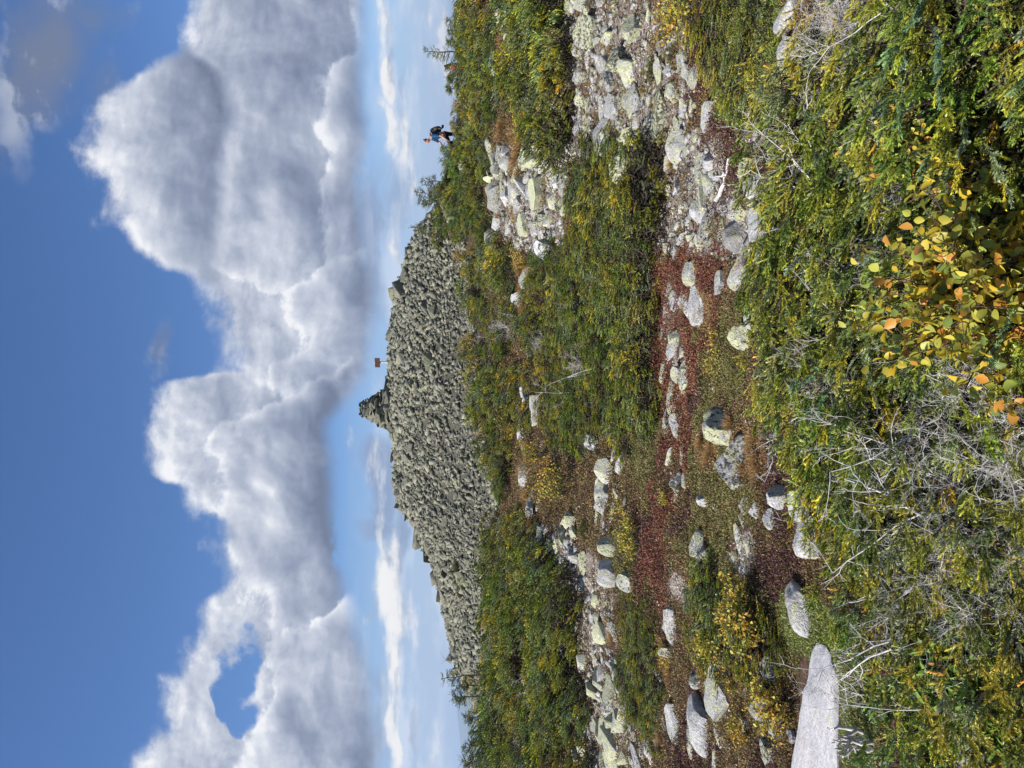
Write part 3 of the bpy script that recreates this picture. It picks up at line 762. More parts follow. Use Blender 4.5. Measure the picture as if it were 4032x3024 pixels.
def build_named_rocks():
    for i, (px, py, w, h, k, c, look) in enumerate(NAMED):
        mesh = BOULDER[i % 8] if k == 'B' else FLATROCK[i % 6]
        o = stone_at(mesh, 'boulder' if k == 'B' else 'flat_rock', px, py, w * 1.06, h * 1.12, 0.40, random.uniform(-.35, .35) + (3.14 if i % 2 else 0), 0.08, c)
        tag(o, look, 'rock')
        placed.append((o.location.x, o.location.y, o.scale.x))
    # the granite slab with a stone on it
    P = ground_at(3245, 2900)
    V, F = rock_shape(81, 4, 10, (0.6, 0.95), 0.08, (1, .52, .15))
    o = link('granite_slab', mesh_tris('granite_slab', V, F, M_SLAB, 35), None, (P.x - .08, P.y, P.z + 0.0), (rad(5), rad(2), rad(6)), (0.54, 0.54, 0.6))
    o.color = (.35, .62, .3, 1); tag(o, 'big smooth pale granite slab with a round stone on it', 'rock')
    placed.append((P.x, P.y, 0.3)); placed.append((P.x - .25, P.y, 0.3)); placed.append((P.x + .2, P.y, .24))
    Q = ground_at(3170, 2895)
    s = 0.052
    o = link('boulder', BOULDER[3], None, (Q.x, Q.y + .02, Q.z + 0.06), (0.1, .2, .4), (s, s, s * 1.05)); o.color = (.35, .32, .7, 1)
    tag(o, 'round dark stone sitting on the granite slab', 'rock')
    # corner stone at the very front
    Q = ground_at(3990, 2960)
    o = link('flat_rock', FLATROCK[2], None, (Q.x, Q.y, Q.z + .05), (0.1, .1, 1), (.26, .26, .3)); o.color = (.7, .7, .7, 1)
    tag(o, 'lichened rock in the front corner by the narrow leaved plants', 'rock')
build_named_rocks()

def scatter(poly, n, ymin, ymax, rmin, amax=0.60, lift=0.0, tries=60000, seed=1, extra=None, rfun=None):
    """world positions on the terrain inside an outline, kept rmin apart"""
    g = np.random.default_rng(seed)
    y = np.exp(g.uniform(np.log(ymin), np.log(ymax), tries)); x = g.uniform(-amax, amax, tries) * y
    # even density on the ground
    keep = g.uniform(size=tries) < (y / ymax) ** 0.9 * 1.0 + 0.02
    x, y = x[keep], y[keep]
    z = height(x, y)
    px, py, d = project(x, y, z + lift)
    ok = inpoly(px + vnoise(x, y, .05 * ymax, 71, 3) * 60, py + vnoise(x, y, .05 * ymax, 77, 3) * 90, poly)
    if extra is not None: ok &= extra(px, py, x, y)
    x, y, z, px, py = x[ok], y[ok], z[ok], px[ok], py[ok]
    out = []; cell = {}
    for k in range(len(x)):
        r = rmin if rfun is None else rfun(y[k])
        c = (int(x[k] / r), int(y[k] / r)); bad = False
        for i in (-1, 0, 1):
            for j in (-1, 0, 1):
                for q in cell.get((c[0] + i, c[1] + j), ()):
                    if (q[0] - x[k]) ** 2 + (q[1] - y[k]) ** 2 < r * r: bad = True
        if bad: continue
        cell.setdefault(c, []).append((x[k], y[k])); out.append((x[k], y[k], z[k], px[k], py[k]))
        if len(out) >= n: break
    return out

def build_scree():
    """the stony slopes: the larger stones one by one, the rubble between them as one mass"""
    for poly, n, place, grp, sd in ((P_SCREE_R, 190, 'of the stony slope', 'stones on the stony slope', 4), (P_SCREE_L, 95, 'of the stony shelf', 'stones on the stony shelf', 5)):
        pts = scatter(poly, n, 5, 30, 0.2, seed=sd, rfun=lambda y: 0.05 + 0.020 * y)
        items = []
        for x, y, z, px, py in pts:
            if any((x - a) ** 2 + (y - b) ** 2 < (r * .85) ** 2 for a, b, r in placed): continue
            s = random.uniform(0.009, 0.019) * y * random.choice((.8, 1, 1, 1.5))
            lc = random.uniform(.3, .95); t = random.uniform(.42, .8)
            o = link('stone', STONE[random.randrange(10)] if random.random() < .6 else FLATROCK[random.randrange(6)], None, (x, y, z + s * .06), (random.gauss(0, .25), random.gauss(0, .25), random.uniform(0, 6.3)), (s, s * random.uniform(.8, 1.1), s * random.uniform(.75, 1.25)))
            o.color = (lc, t, random.uniform(.3, .75), 1)
            look = ('yellow green lichened stone' if lc > .72 else 'pale grey stone' if t > .62 else 'blue grey stone')
            items.append((o, look))
        label_rows(items, place, 'stone', grp, 20)
    g = np.random.default_rng(12)
    Vs, Fs, T = [], [], []
    off = 0
    shapes = [hull_shape(400 + i, 11, (1, .75, .5)) for i in range(12)]
    def add(pos, s):
        nonlocal off
        V, F = shapes[g.integers(12)]
        a = g.uniform(0, 6.28); c_, s_ = math.cos(a), math.sin(a)
        W = V * np.array([1, g.uniform(.6, 1), g.uniform(.6, 1.1)]) * s
        b = g.normal(0, .35); cb, sb = math.cos(b), math.sin(b)
        W = np.stack([W[:, 0], W[:, 1] * cb - W[:, 2] * sb, W[:, 1] * sb + W[:, 2] * cb], -1)
        W = np.stack([W[:, 0] * c_ - W[:, 1] * s_, W[:, 0] * s_ + W[:, 1] * c_, W[:, 2]], -1) + pos
        Vs.append(W); Fs.append(F + off); off += len(W); T.append(np.full(len(W), g.uniform(-.35, .25)))
    for poly, n, r in ((P_SCREE_R, 3600, .05), (P_SCREE_L, 2000, .05)):
        for x, y, z, px, py in scatter(poly, n, 4.5, 30, r, seed=21, tries=90000, rfun=lambda y: 0.02 + .0075 * y):
            add(np.array([x, y, z + .01]), (.003 + .008 * g.uniform() ** 1.6) * y)
    m = mesh_tris('rubble', np.vstack(Vs), np.vstack(Fs), M_ROCK, None, None, np.concatenate(T)); T.clear()
    o = link('rubble', m); o['kind'] = 'stuff'; o.color = (.5, .58, .5, 1)
    # gravel
    Vs.clear(); Fs.clear(); off = 0
    gp = [(2000, -100), (3400, -100), (3400, 3100), (2000, 3100)]
    for x, y, z, px, py in scatter(gp, 8000, 3.2, 22, .02, seed=33, tries=200000, rfun=lambda y: 0.006 + .0035 * y, extra=lambda px, py, x, y: inell(px + vnoise(x, y, .8, 41, 3) * 90, py + vnoise(x, y, .8, 47, 3) * 110, GRAVEL_E) | ((vnoise(x, y, .35, 5, 2) > .10) & (px < 3050))):
        add(np.array([x, y, z + .004]), g.uniform(.0012, .0034) * y * (.8 + .4 * g.uniform()))
    m = mesh_tris('gravel', np.vstack(Vs), np.vstack(Fs), rock_mat('pale gravel', (0.56, 0.50, 0.44), (0.33, 0.28, 0.25), (.5, .47, .36), .56, .7, .2, 3.0), None)
    o = link('gravel', m); o['kind'] = 'stuff'; o.color = (.4, .62, .3, 1)
build_scree()

def build_outcrops():
    """low pale rocks breaking through the heath"""
    items = []
    for poly, n, sd in (([(2610, 1180), (2720, 1180), (2700, 2000), (2620, 2000)], 16, 1), ([(2960, 1000), (3080, 1000), (3120, 1560), (2980, 1500)], 14, 2), ([(2900, 1900), (2990, 1900), (2960, 2330), (2890, 2330)], 14, 3), ([(2560, 2380), (2720, 2380), (2720, 3024), (2560, 3024)], 14, 4), ([(2760, 2640), (3080, 2640), (3080, 3024), (2760, 3024)], 14, 5), ([(2340, 1790), (2480, 1790), (2480, 2060), (2340, 2060)], 12, 6), ([(2050, 1500), (2120, 1500), (2120, 2060), (2050, 2060)], 12, 7), ([(2740, 560), (3000, 560), (3000, 1000), (2740, 1000)], 16, 8)):
        for x, y, z, px, py in scatter(poly, n, 3, 24, .1, seed=300 + sd, rfun=lambda y: .05 + .03 * y):
            if any((x - a) ** 2 + (y - b) ** 2 < (r * .9) ** 2 for a, b, r in placed): continue
            s = random.uniform(.008, .022) * y
            o = link('stone', (STONE + FLATROCK)[random.randrange(16)], None, (x, y, z + s * .02), (random.gauss(0, .15), random.gauss(0, .15), random.gauss(0, .5)), (s * 1.3, s, s * random.uniform(.5, .9)))
            lc = random.uniform(.4, .8); t = random.uniform(.5, .85); o.color = (lc, t, random.uniform(.4, .7), 1)
            items.append((o, 'half sunk lichened stone' if lc > .62 else 'half sunk pale stone'))
    label_rows(items, 'of the heath', 'stone', 'stones half sunk in the heath', 12)
build_outcrops()

# ------------------------------------------------------------------ the talus knob, its cairn and its sign
def build_talus():
    g = np.random.default_rng(5)
    n = 26000
    x = g.uniform(-21, 11.5, n); y = g.uniform(29, 47.5, n)
    up, back, side = knob(x, y)
    ok = (side > 0.12) & (up > 0.0)
    x, y, up = x[ok], y[ok], up[ok]
    z = height(x, y)
    # things: the blocks that show largest, more of them towards the crest
    order = g.permutation(len(x)); blocks = []; cell = {}
    for k in order:
        if g.uniform() > 0.06 + 0.94 * up[k] ** 1.3: continue
        s = (.26 + .48 * g.uniform() ** 2.4) * (0.6 + 0.5 * up[k])
        if any((q[0] - x[k]) ** 2 + (q[1] - y[k]) ** 2 < (.62 * (q[3] + s)) ** 2 for q in blocks): continue
        blocks.append((x[k], y[k], z[k], s, up[k]))
        if len(blocks) >= 285: break
    # a line of blocks along the skyline
    items = []
    for px_, sx in zip(np.linspace(-15.5, 8.6, 34), range(34)):
        yy = RIDGE_Y - g.uniform(0, 1.0)
        blocks.append((px_ + g.normal(0, .15), yy, H(px_, yy), g.uniform(.25, .5), 1.0))
    sgn = ray(1532, 1428)
    for (bx, by, bz, s, u) in blocks[-300:]:
        if abs(bx - sgn.x / sgn.y * 45.2) < 1.0 and by > 43.6: continue
        o = link('talus_block', TALUS[g.integers(14)], None, (bx, by, bz + s * .17), (g.normal(rad(14), .26), g.normal(0, .28), g.normal(0, .7) + (3.14 if g.uniform() < .5 else 0)), (s, s * g.uniform(.7, 1.05), s * g.uniform(.7, 1.15)))
        t = g.uniform(.36, .66); l = g.uniform(.25, .8)
        if g.uniform() < .025: t = 1.25; l = .1
        o.color = (l, t, g.uniform(.3, .7), 1)
        look = 'white quartz block' if t > 1 else 'olive lichened block' if l > .6 else 'dark grey block' if t < .5 else 'grey angular block'
        items.append((o, look))
    label_rows(items, 'of the talus', 'rock', 'blocks of the talus slope', 19)
    # everything smaller is one mass of rubble
    shapes = [hull_shape(500 + i, 10, (1, .70, .40 + .12 * (i % 3))) for i in range(16)]
    shd = []
    Vs, Fs, off = [], [], 0
    nn = 23000
    x = g.uniform(-21, 11.5, nn * 2); y = 26.5 + 20 * g.uniform(size=nn * 2) ** 1.15
    up, back, side = knob(x, y); fringe = (knob(x, y + 2.2)[0] > 0.0)
    ok = (side > .12) & fringe; x, y, up = x[ok][:nn], y[ok][:nn], up[ok][:nn]
    z = height(x, y)
    for k in range(len(x)):
        V, F = shapes[g.integers(16)]
        s = (.06 + .20 * g.uniform() ** 2.6) * (0.85 + .5 * up[k])
        shd.append(np.full(len(V), g.uniform(-.38, .32)))
        a, b, c = g.normal(0, .5), g.normal(0, .5), g.uniform(0, 6.28)
        R = np.array(Matrix.Rotation(c, 3, 'Z') @ Matrix.Rotation(b, 3, 'Y') @ Matrix.Rotation(a, 3, 'X'))
        Vs.append((V * s) @ R.T + np.array([x[k], y[k], z[k] + s * .2])); Fs.append(F + off); off += len(V)
    m = mesh_tris('talus_rubble', np.vstack(Vs), np.vstack(Fs), M_TALUS, None, None, np.concatenate(shd))
    o = link('talus_rubble', m); o['kind'] = 'stuff'; o.color = (.45, .62, .45, 1)
build_talus()

def build_cairn():
    g = np.random.default_rng(8)
    d = ray(1520, 1610); d = d * (44.6 / d.y)
    bx, by = d.x, 44.6
    bz = H(bx, by) - .15
    root = link('cairn', None, None, (bx, by, bz)); root.empty_display_size = .3
    tag(root, 'tall pointed cairn of piled grey stones on the crest of the talus', 'cairn')
    Ht = 2.15
    k = 0
    z = 0.0
    while z < Ht - .25:
        R = 1.42 * (1 - z / (Ht + .1)) ** 0.85 + .02
        s0 = 0.36 * (1 - .42 * z / Ht)
        cnt = max(2, int(2 * math.pi * R / (s0 * 1.5)))
        for i in range(cnt):
            a = 2 * math.pi * (i + g.uniform(0, .5)) / cnt
            if math.sin(a) > .55 and R > .4: continue            # the far side is never seen
            s = s0 * g.uniform(.75, 1.3)
            c = link('stone', TALUS[g.integers(14)], root, (math.cos(a) * R * .85, math.sin(a) * R * .85, z + .1 + g.uniform(-.04, .04)), (g.normal(0, .28), g.normal(0, .28), a + 1.57 + g.normal(0, .4)), (s * 1.15, s * .9, s * g.uniform(.7, 1.0)))
            t = g.uniform(.36, .6); c.color = (g.uniform(.2, .6), t, .5, 1); k += 1
        z += s0 * .62
    core = link('core', mesh_tris('core', *rock_shape(61, 3, 6, (.8, .95), .04, (1, 1, 1)), M_TALUS, 30), root, (0, .22, .5), None, (.84, .62, 1.15)); core.color = (.3, .25, .5, 1)
    w = link('stone', TALUS[4], root, (-.78, -.35, .98), (.2, .1, .4), (.17, .14, .16)); w.color = (.05, 1.6, .1, 1); w['label'] = 'white quartz stone on the side of the cairn'
    c = link('capstone', TALUS[6], root, (.02, 0, Ht - .22), (0.1, 1.35, .3), (.2, .15, .2)); c.color = (.3, .55, .3, 1)
    c = link('stone', TALUS[9], root, (.0, -.05, Ht - .40), (.05, .05, .5), (.27, .2, .16)); c.color = (.3, .6, .3, 1)
    # low cairn-like stones and a twig on the crest
build_cairn()

def box(bm, c, s, R=None):
    r = bmesh.ops.create_cube(bm, size=1.0)
    for v in r['verts']:
        v.co = Vector((v.co.x * s[0], v.co.y * s[1], v.co.z * s[2]))
        if R is not None: v.co = R @ v.co
        v.co += Vector(c)
    return r['verts']

def bm_obj(name, bm, mat, parent=None, bevel=0.0):
    if bevel: bmesh.ops.bevel(bm, geom=bm.edges[:], offset=bevel, segments=2, affect='EDGES', profile=.6)
    m = bpy.data.meshes.new(name); bm.to_mesh(m); bm.free(); m.materials.append(mat)
    return link(name, m, parent)

def build_sign():
    d = ray(1532, 1428); d = d * (45.2 / d.y)
    z0 = EYE.z + d.z
    root = link('trail_sign', None, None, (d.x, 45.2, z0 - .6), (0, 0, rad(-24)))
    tag(root, 'brown wooden sign board on a pale post standing on the talus crest', 'sign')
    wood = plain_mat('brown stained wood', (0.085, 0.04, 0.028), (0.05, 0.025, 0.02), 12, .7)
    pale = plain_mat('pale weathered post', (0.55, 0.54, 0.52), (0.35, 0.34, 0.33), 12, .7)
    bm = bmesh.new(); box(bm, (0, .06, .75), (.10, .09, 1.5)); bm_obj('post', bm, pale, root, .008)
    bm = bmesh.new(); box(bm, (0, -.012, 1.30), (.60, .05, .30)); bm_obj('board', bm, wood, root, .01)
build_sign()

# ------------------------------------------------------------------ conifers
def unit(v): return v / np.maximum(np.linalg.norm(v, axis=-1, keepdims=True), 1e-9)

def needles(g, P, D, L, C, K, nl, nw, tilt=0.86, flat=0.8):
    """needle blades on shoots: P base, D direction, L length, C colour of each shoot; K needles each"""
    S = len(P)
    t = (np.arange(K)[None, :] + g.uniform(0, 1, (S, K))) / K
    up = np.array([0, 0, 1.0])
    side = unit(np.cross(D, up) + 1e-3); nrm = unit(np.cross(side, D))
    ph = g.uniform(0, 2 * np.pi, (S, K))
    cs, sn = np.cos(ph), np.sin(ph)
    sn = np.where(sn < 0, sn * flat, sn)
    rad_ = unit(cs[..., None] * side[:, None] + sn[..., None] * nrm[:, None])
    tl = tilt * g.uniform(.75, 1.2, (S, K)) * (1 - 0.45 * t)
    nd = D[:, None] * np.cos(tl)[..., None] + rad_ * np.sin(tl)[..., None]
    base = P[:, None] + D[:, None] * (t * L[:, None])[..., None]
    ln = nl * g.uniform(.75, 1.1, (S, K)) * (1 - 0.25 * t)
    tip = base + nd * ln[..., None]
    w = unit(np.cross(nd, rad_ + .3 * g.normal(size=rad_.shape))) * (nw * .5)
    V = np.stack([base - w * .8, base + w * .8, tip + w * .55, tip - w * .55], 2)
    col = C[:, None, :] * g.uniform(.8, 1.2, (S, K, 1)) * (.5 + .62 * t)[..., None]      # young tips paler; bases also darkened to paint shade into the gaps
    V = V.reshape(-1, 3)
    F = np.arange(len(V)).reshape(-1, 4)
    return V, F, np.repeat(col.reshape(-1, 3), 4, 0)

def tubes(segs, sides=4):
    """segs: list of (points (n,3), radii (n)) -> quads"""
    Vs, Fs, off = [], [], 0
    a = np.arange(sides) * 2 * np.pi / sides
    for pts, rr in segs:
        pts = np.asarray(pts, float); rr = np.asarray(rr, float); n = len(pts)
        d = np.gradient(pts, axis=0); d = unit(d)
        ref = np.where(np.abs(d[:, 2:3]) > .9, [[1, 0, 0]], [[0, 0, 1]])
        u = unit(np.cross(d, ref)); v = np.cross(d, u)
        ring = pts[:, None] + (np.cos(a)[None, :, None] * u[:, None] + np.sin(a)[None, :, None] * v[:, None]) * rr[:, None, None]
        Vs.append(ring.reshape(-1, 3))
        i = np.arange(n - 1)[:, None] * sides; j = np.arange(sides)[None]; j2 = (j + 1) % sides
        Fs.append(np.stack([i + j, i + j2, i + sides + j2, i + sides + j], -1).reshape(-1, 4) + off); off += n * sides
    return np.vstack(Vs), np.vstack(Fs)

GREENS = np.array([(.215, .26, .036), (.15, .21, .036), (.30, .32, .042), (.19, .245, .085), (.34, .33, .04), (.215, .27, .13), (.14, .20, .036)])
YELLOW = np.array([(.46, .38, .03), (.46, .29, .04), (.42, .40, .04)])

def fir_mesh(seed, B, laterals, K, nl, nw, rx, rz, slen, lean=(-.92, -.16, .12), yel=.06, clump=0):
    """one low fir: a mound of flattened sprays swept by the wind"""
    g = np.random.default_rng(seed)
    P, D, L, C = [], [], [], []
    segs = []
    lean = np.array(lean)
    for b in range(B):
        # a point in the mound's shell, spray growing outwards and downwind
        a = g.uniform(0, 2 * np.pi); q = math.sqrt(g.uniform(0, 1)); h = (.35 + .65 * g.uniform() ** .6) if b % 3 else g.uniform(.0, .45)
        env = math.sqrt(max(0.0, 1 - (q * .96) ** 2))
        p = np.array([math.cos(a) * q * rx, math.sin(a) * q * rx, rz * (env * (.25 + .75 * h)) + g.normal(0, .04 * rz)])
        if clump:
            # tufts of shoots standing apart, with dark hollows between them
            if b % clump == 0: cp, ca, cq, cc0 = p, a, q, GREENS[g.integers(len(GREENS))] * g.uniform(.75, 1.2) * (np.array([1.3, 1.15, .8]) if g.uniform() < .25 else 1.0)
            p = cp + g.normal(0, 1, 3) * np.array([.075, .06, .05]) * rx; a, q = ca, cq
        out = np.array([math.cos(a) * q, math.sin(a) * q, 0.25])
        d = unit(lean + out * .45 + g.normal(0, .24, 3) * np.array([1, 1, .7]))
        base_c = GREENS[g.integers(len(GREENS))] * g.uniform(.8, 1.15)
        if clump: base_c = cc0 * g.uniform(.85, 1.15)
        r = g.uniform()
        if r < yel: base_c = YELLOW[g.integers(3)] * g.uniform(.8, 1.1)
        elif r < yel + .22 and not clump: base_c = base_c * np.array([1.35, 1.16, .8])
        sl = slen * g.uniform(.7, 1.25)
        p0 = p - d * sl * .6
        P.append(p0); D.append(d); L.append(sl); C.append(base_c)
        upn = unit(np.array([0, 0, 1.0]) + .35 * g.normal(size=3)); sd = unit(np.cross(d, upn))
        for k in range(laterals):
            f = .22 + .62 * (k // 2 + .5) / max(1, laterals / 2)
            s = 1 if k % 2 else -1
            dd = unit(d * .8 + sd * s * .62 + np.array([0, 0, .10]) + g.normal(0, .1, 3))
            P.append(p0 + d * sl * f); D.append(dd); L.append(sl * (1 - f) * .85 + sl * .12)
            cc = base_c * g.uniform(.85, 1.15)
            if g.uniform() < yel * .8: cc = YELLOW[g.integers(3)]
            C.append(cc)
        if b % (2 if laterals else 8) == 0:
            root = np.array([g.normal(0, .25 * rx), g.normal(0, .25 * rx), -.03])
            mid = (root + p0) * .5 + g.normal(0, .05 * rx, 3) - np.array([0, 0, .05 * rz])
            t = np.linspace(0, 1, 6)[:, None]
            pts = (1 - t) ** 2 * root + 2 * t * (1 - t) * mid + t * t * (p0 + d * sl * .6)
            segs.append((pts, np.linspace(.016, .0035, 6) * rx))
    P, D, L, C = map(np.array, (P, D, L, C))
    V, F, T = needles(g, P, D, L, C, K, nl, nw)
    crown = mesh_quads('crown', V, F, M_FIR, T)
    Vb, Fb = tubes(segs)
    # inner dead twigs and needles: dark blades added so gaps read as shade
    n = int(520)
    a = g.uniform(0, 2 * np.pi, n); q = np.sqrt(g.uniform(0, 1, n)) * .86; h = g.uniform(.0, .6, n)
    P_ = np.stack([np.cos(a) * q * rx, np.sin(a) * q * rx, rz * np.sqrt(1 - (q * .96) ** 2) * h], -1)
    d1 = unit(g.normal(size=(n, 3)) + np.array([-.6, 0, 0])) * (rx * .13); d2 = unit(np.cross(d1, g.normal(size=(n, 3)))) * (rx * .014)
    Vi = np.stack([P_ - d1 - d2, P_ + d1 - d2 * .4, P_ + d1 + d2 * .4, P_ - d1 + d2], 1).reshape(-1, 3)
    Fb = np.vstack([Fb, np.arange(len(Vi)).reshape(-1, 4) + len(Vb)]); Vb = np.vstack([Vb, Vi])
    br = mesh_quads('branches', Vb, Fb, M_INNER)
    return crown, br

M_INNER = plain_mat('gap-dark inner twigs', (0.075, 0.06, 0.048), (0.028, 0.024, 0.018), 30, .9, .1)  # twig colour kept dark so the hollows between shoots look shaded
print('firs')
NEAR_FIR = [fir_mesh(1000 + i, 88, 4, 62, .0145, .0036, .34, .46, .13, yel=.012 + .012 * (i % 3)) for i in range(7)]
MID_FIR = [fir_mesh(1100 + i, 340, 0, 44, .0185, .0075, .48, .52, .105, yel=.03, clump=8) for i in range(5)]
FAR_FIR = [fir_mesh(1200 + i, 300, 0, 38, .034, .0135, .72, .78, .19, yel=.02, clump=7, lean=(-.75, -.12, .40)) for i in range(5)]

def plant(root_name, meshes, pos, yaw, scale, colour=(1, 1, 1), zscale=1.0, part_names=('crown', 'branches')):
    r = link(root_name, None, None, pos, (0, 0, yaw), (scale, scale, scale * zscale)); r.empty_display_size = .1
    for nm, m in zip(part_names, meshes):
        c = link(nm, m, r); c.color = (*colour, 1)
    return r

def fir_look(c):
    t = c[0] / c[1]
    return 'yellowish' if t > 1.12 else 'blue green' if t < .93 else 'dark green' if c[1] < .85 else 'green'

def fir_col(bias=1.0):
    b = random.uniform(.78, 1.2) * bias; w = random.gauss(1.05, .11)
    return (b * w, b, b * random.uniform(.75, 1.25))

BIRCH_HOLE = [(3830, 1100, 190, 250)]
TANGLE = [(3660, 1480, 160, 220), (3840, 1700, 220, 220), (3780, 2000, 190, 170), (3540, 1300, 70, 110), (3940, 2160, 120, 140), (3330, 1560, 100, 60), (3380, 180, 100, 180), (3560, 560, 40, 80)]
PLANT_HOLE = [(3850, 2830, 110, 130)]
def build_firs():
    items = []
    pts = scatter(P_NEAR, 250, 1.35, 6.2, .25, .66, lift=.26, seed=41, tries=60000, rfun=lambda y: .15 + .024 * y,
                  extra=lambda px, py, x, y: ~inell(px, py, BIRCH_HOLE + PLANT_HOLE) & ~(inell(px, py, TANGLE) & (vnoise(x, y, .3, 8, 2) > -.35)))
    for x, y, z, px, py in pts:
        if any((x - a) ** 2 + (y - b) ** 2 < (r * .8) ** 2 for a, b, r in placed): continue
        c = fir_col(1.4)
        sc = random.uniform(.72, 1.15) * (1.0 if y > 2.2 else .85)
        o = plant('krummholz_fir', NEAR_FIR[random.randrange(7)], (x, y, z - .03), random.gauss(0, .5), sc, c, random.uniform(.75, 1.1))
        items.append((o, f'{fir_look(c)} low fir'))
    print('near firs', len(items))
    label_rows(items, 'of the front thicket', 'fir', 'low firs of the front thicket', 18)
    # sprawling firs among the green leaves
    items = []
    for poly, n, sd, place in ((P_C1F, 16, 3, 'beside the green leaf carpet'), (P_M6, 9, 4, 'under the meadow birch'), (P_M5, 22, 6, 'of the small isolated fir patch')):
        sub = []
        for x, y, z, px, py in scatter(poly, n, 3, 14, .3, .66, lift=.15, seed=43 + sd):
            c = fir_col(1.05)
            o = plant('sprawling_fir', MID_FIR[random.randrange(5)], (x, y, z - .03), random.gauss(0, .5), random.uniform(.5, .8), c, .7)
            sub.append((o, f'{fir_look(c)} sprawling fir'))
        label_rows(sub, place, 'fir', 'firs ' + place, 30)
    for px, py, s, lk in ((2645, 215, .22, 'tiny bright green fir beside the white quartz boulder'), (2565, 280, .26, 'small fir tuft between stones on the stony slope'), (3080, 2580, .24, 'tiny yellow green fir beside the black spotted white boulder'), (2300, 2090, .35, 'small green fir by the square lichened block')):
        p = ground_at(px + 15, py)
        tag(plant('sprawling_fir', MID_FIR[1], p, 0.2, s, (1.15, 1.1, .8)), lk, 'fir')
    # the band across the middle
    items = []
    for x, y, z, px, py in scatter(P_M1, 130, 7, 22, .5, .62, lift=.25, seed=51, rfun=lambda y: .26 + .018 * y):
        c = fir_col(1.2)
        o = plant('dwarf_fir', MID_FIR[random.randrange(5)], (x, y, z - .05), random.gauss(0, .45), random.uniform(.75, 1.15), c, random.uniform(.7, 1.05))
        items.append((o, f'{fir_look(c)} dwarf fir'))
    print('mid firs', len(items)); label_rows(items, 'of the middle fir band', 'fir', 'firs of the middle band', 14)
    allf = []
    for poly, n, place, grp, sd, ymn, ymx, r in ((P_M2, 95, 'under the talus', 'spruces under the talus', 61, 15, 34, .72), (P_M4, 110, 'of the far-mountain thicket', 'spruces toward the far mountains', 62, 12, 28, .68), (P_M3, 34, 'of the dark strip', 'spruces of the dark strip', 63, 9, 24, .5), (P_HUMP, 20, 'of the hiker hump', 'spruces of the hump beside the hiker', 64, 24, 36, .62)):
        items = []
        for x, y, z, px, py in scatter(poly, n, ymn, ymx, r, .66, lift=.35, seed=sd):
            c = fir_col(1.15)
            o = plant('dwarf_spruce', FAR_FIR[random.randrange(5)], (x, y, z - .08), random.gauss(0, .45), random.uniform(.75, 1.2) * (1.0 if 'far' not in place or y < 19 else 1.25), c, random.uniform(.75, 1.2))
            items.append((o, f'{fir_look(c)} dwarf spruce'))
        print(place, len(items)); label_rows(items, place, 'spruce', grp, 17)
    for px, py, s in ((1800, 2230, .6), (1825, 2290, .7), (1790, 2265, .45), (1812, 2330, .6)):
        p = ground_at(px + 6, py)
        o = plant('dwarf_spruce', FAR_FIR[1], p, 0.2, s * .8, (.8, .85, .8), .8)
        tag(o, 'dark spruce clump growing among the talus blocks', 'spruce', 'spruce clumps among the talus blocks')
build_firs()

# ------------------------------------------------------------------ dead wood
def dead_mesh(seed, n_main=3, length=.5, rad0=.006, levels=2, spread=.7, up=.5, kids=7, jag=.16):
    g = np.random.default_rng(seed)
    segs = []
    def grow(p, d, L, r, lv):
        n = 7
        pts = [p]; q = p.copy(); dd = d.copy()
        for i in range(n - 1):
            dd = unit(dd + g.normal(0, jag, 3)); q = q + dd * L / (n - 1); pts.append(q)
        pts = np.array(pts); segs.append((pts, np.linspace(r, r * .35, n)))
        if lv <= 0: return
        for k in range(kids if lv == levels else max(3, kids - 2)):
            i = g.integers(1, n)
            dd2 = unit((pts[i] - pts[i - 1]) / (L / (n - 1)) * .6 + g.normal(0, .6, 3))
            grow(pts[i], dd2, L * g.uniform(.22, .5), r * .5, lv - 1)
    for m in range(n_main):
        d = unit(np.array([g.normal(0, spread), g.normal(0, spread), up]))
        grow(np.array([g.normal(0, .03), g.normal(0, .03), 0.0]), d, length * g.uniform(.7, 1.2), rad0 * g.uniform(.7, 1.3), levels)
    V, F = tubes(segs, 5)
    return mesh_quads('dead_branch', V, F, M_DEAD, None, True)

print('dead wood')
DEAD = [dead_mesh(2000 + i, 1 + i % 3, .5, .0065, 2, .8, .45) for i in range(6)]
TWIGS = [dead_mesh(2100 + i, 13, .44, .0032, 2, .9, .5, 9, .22) for i in range(4)]
POLE = [dead_mesh(2200 + i, 1, .55, .006, 1, .07, 1.0, 5, .05) for i in range(3)]

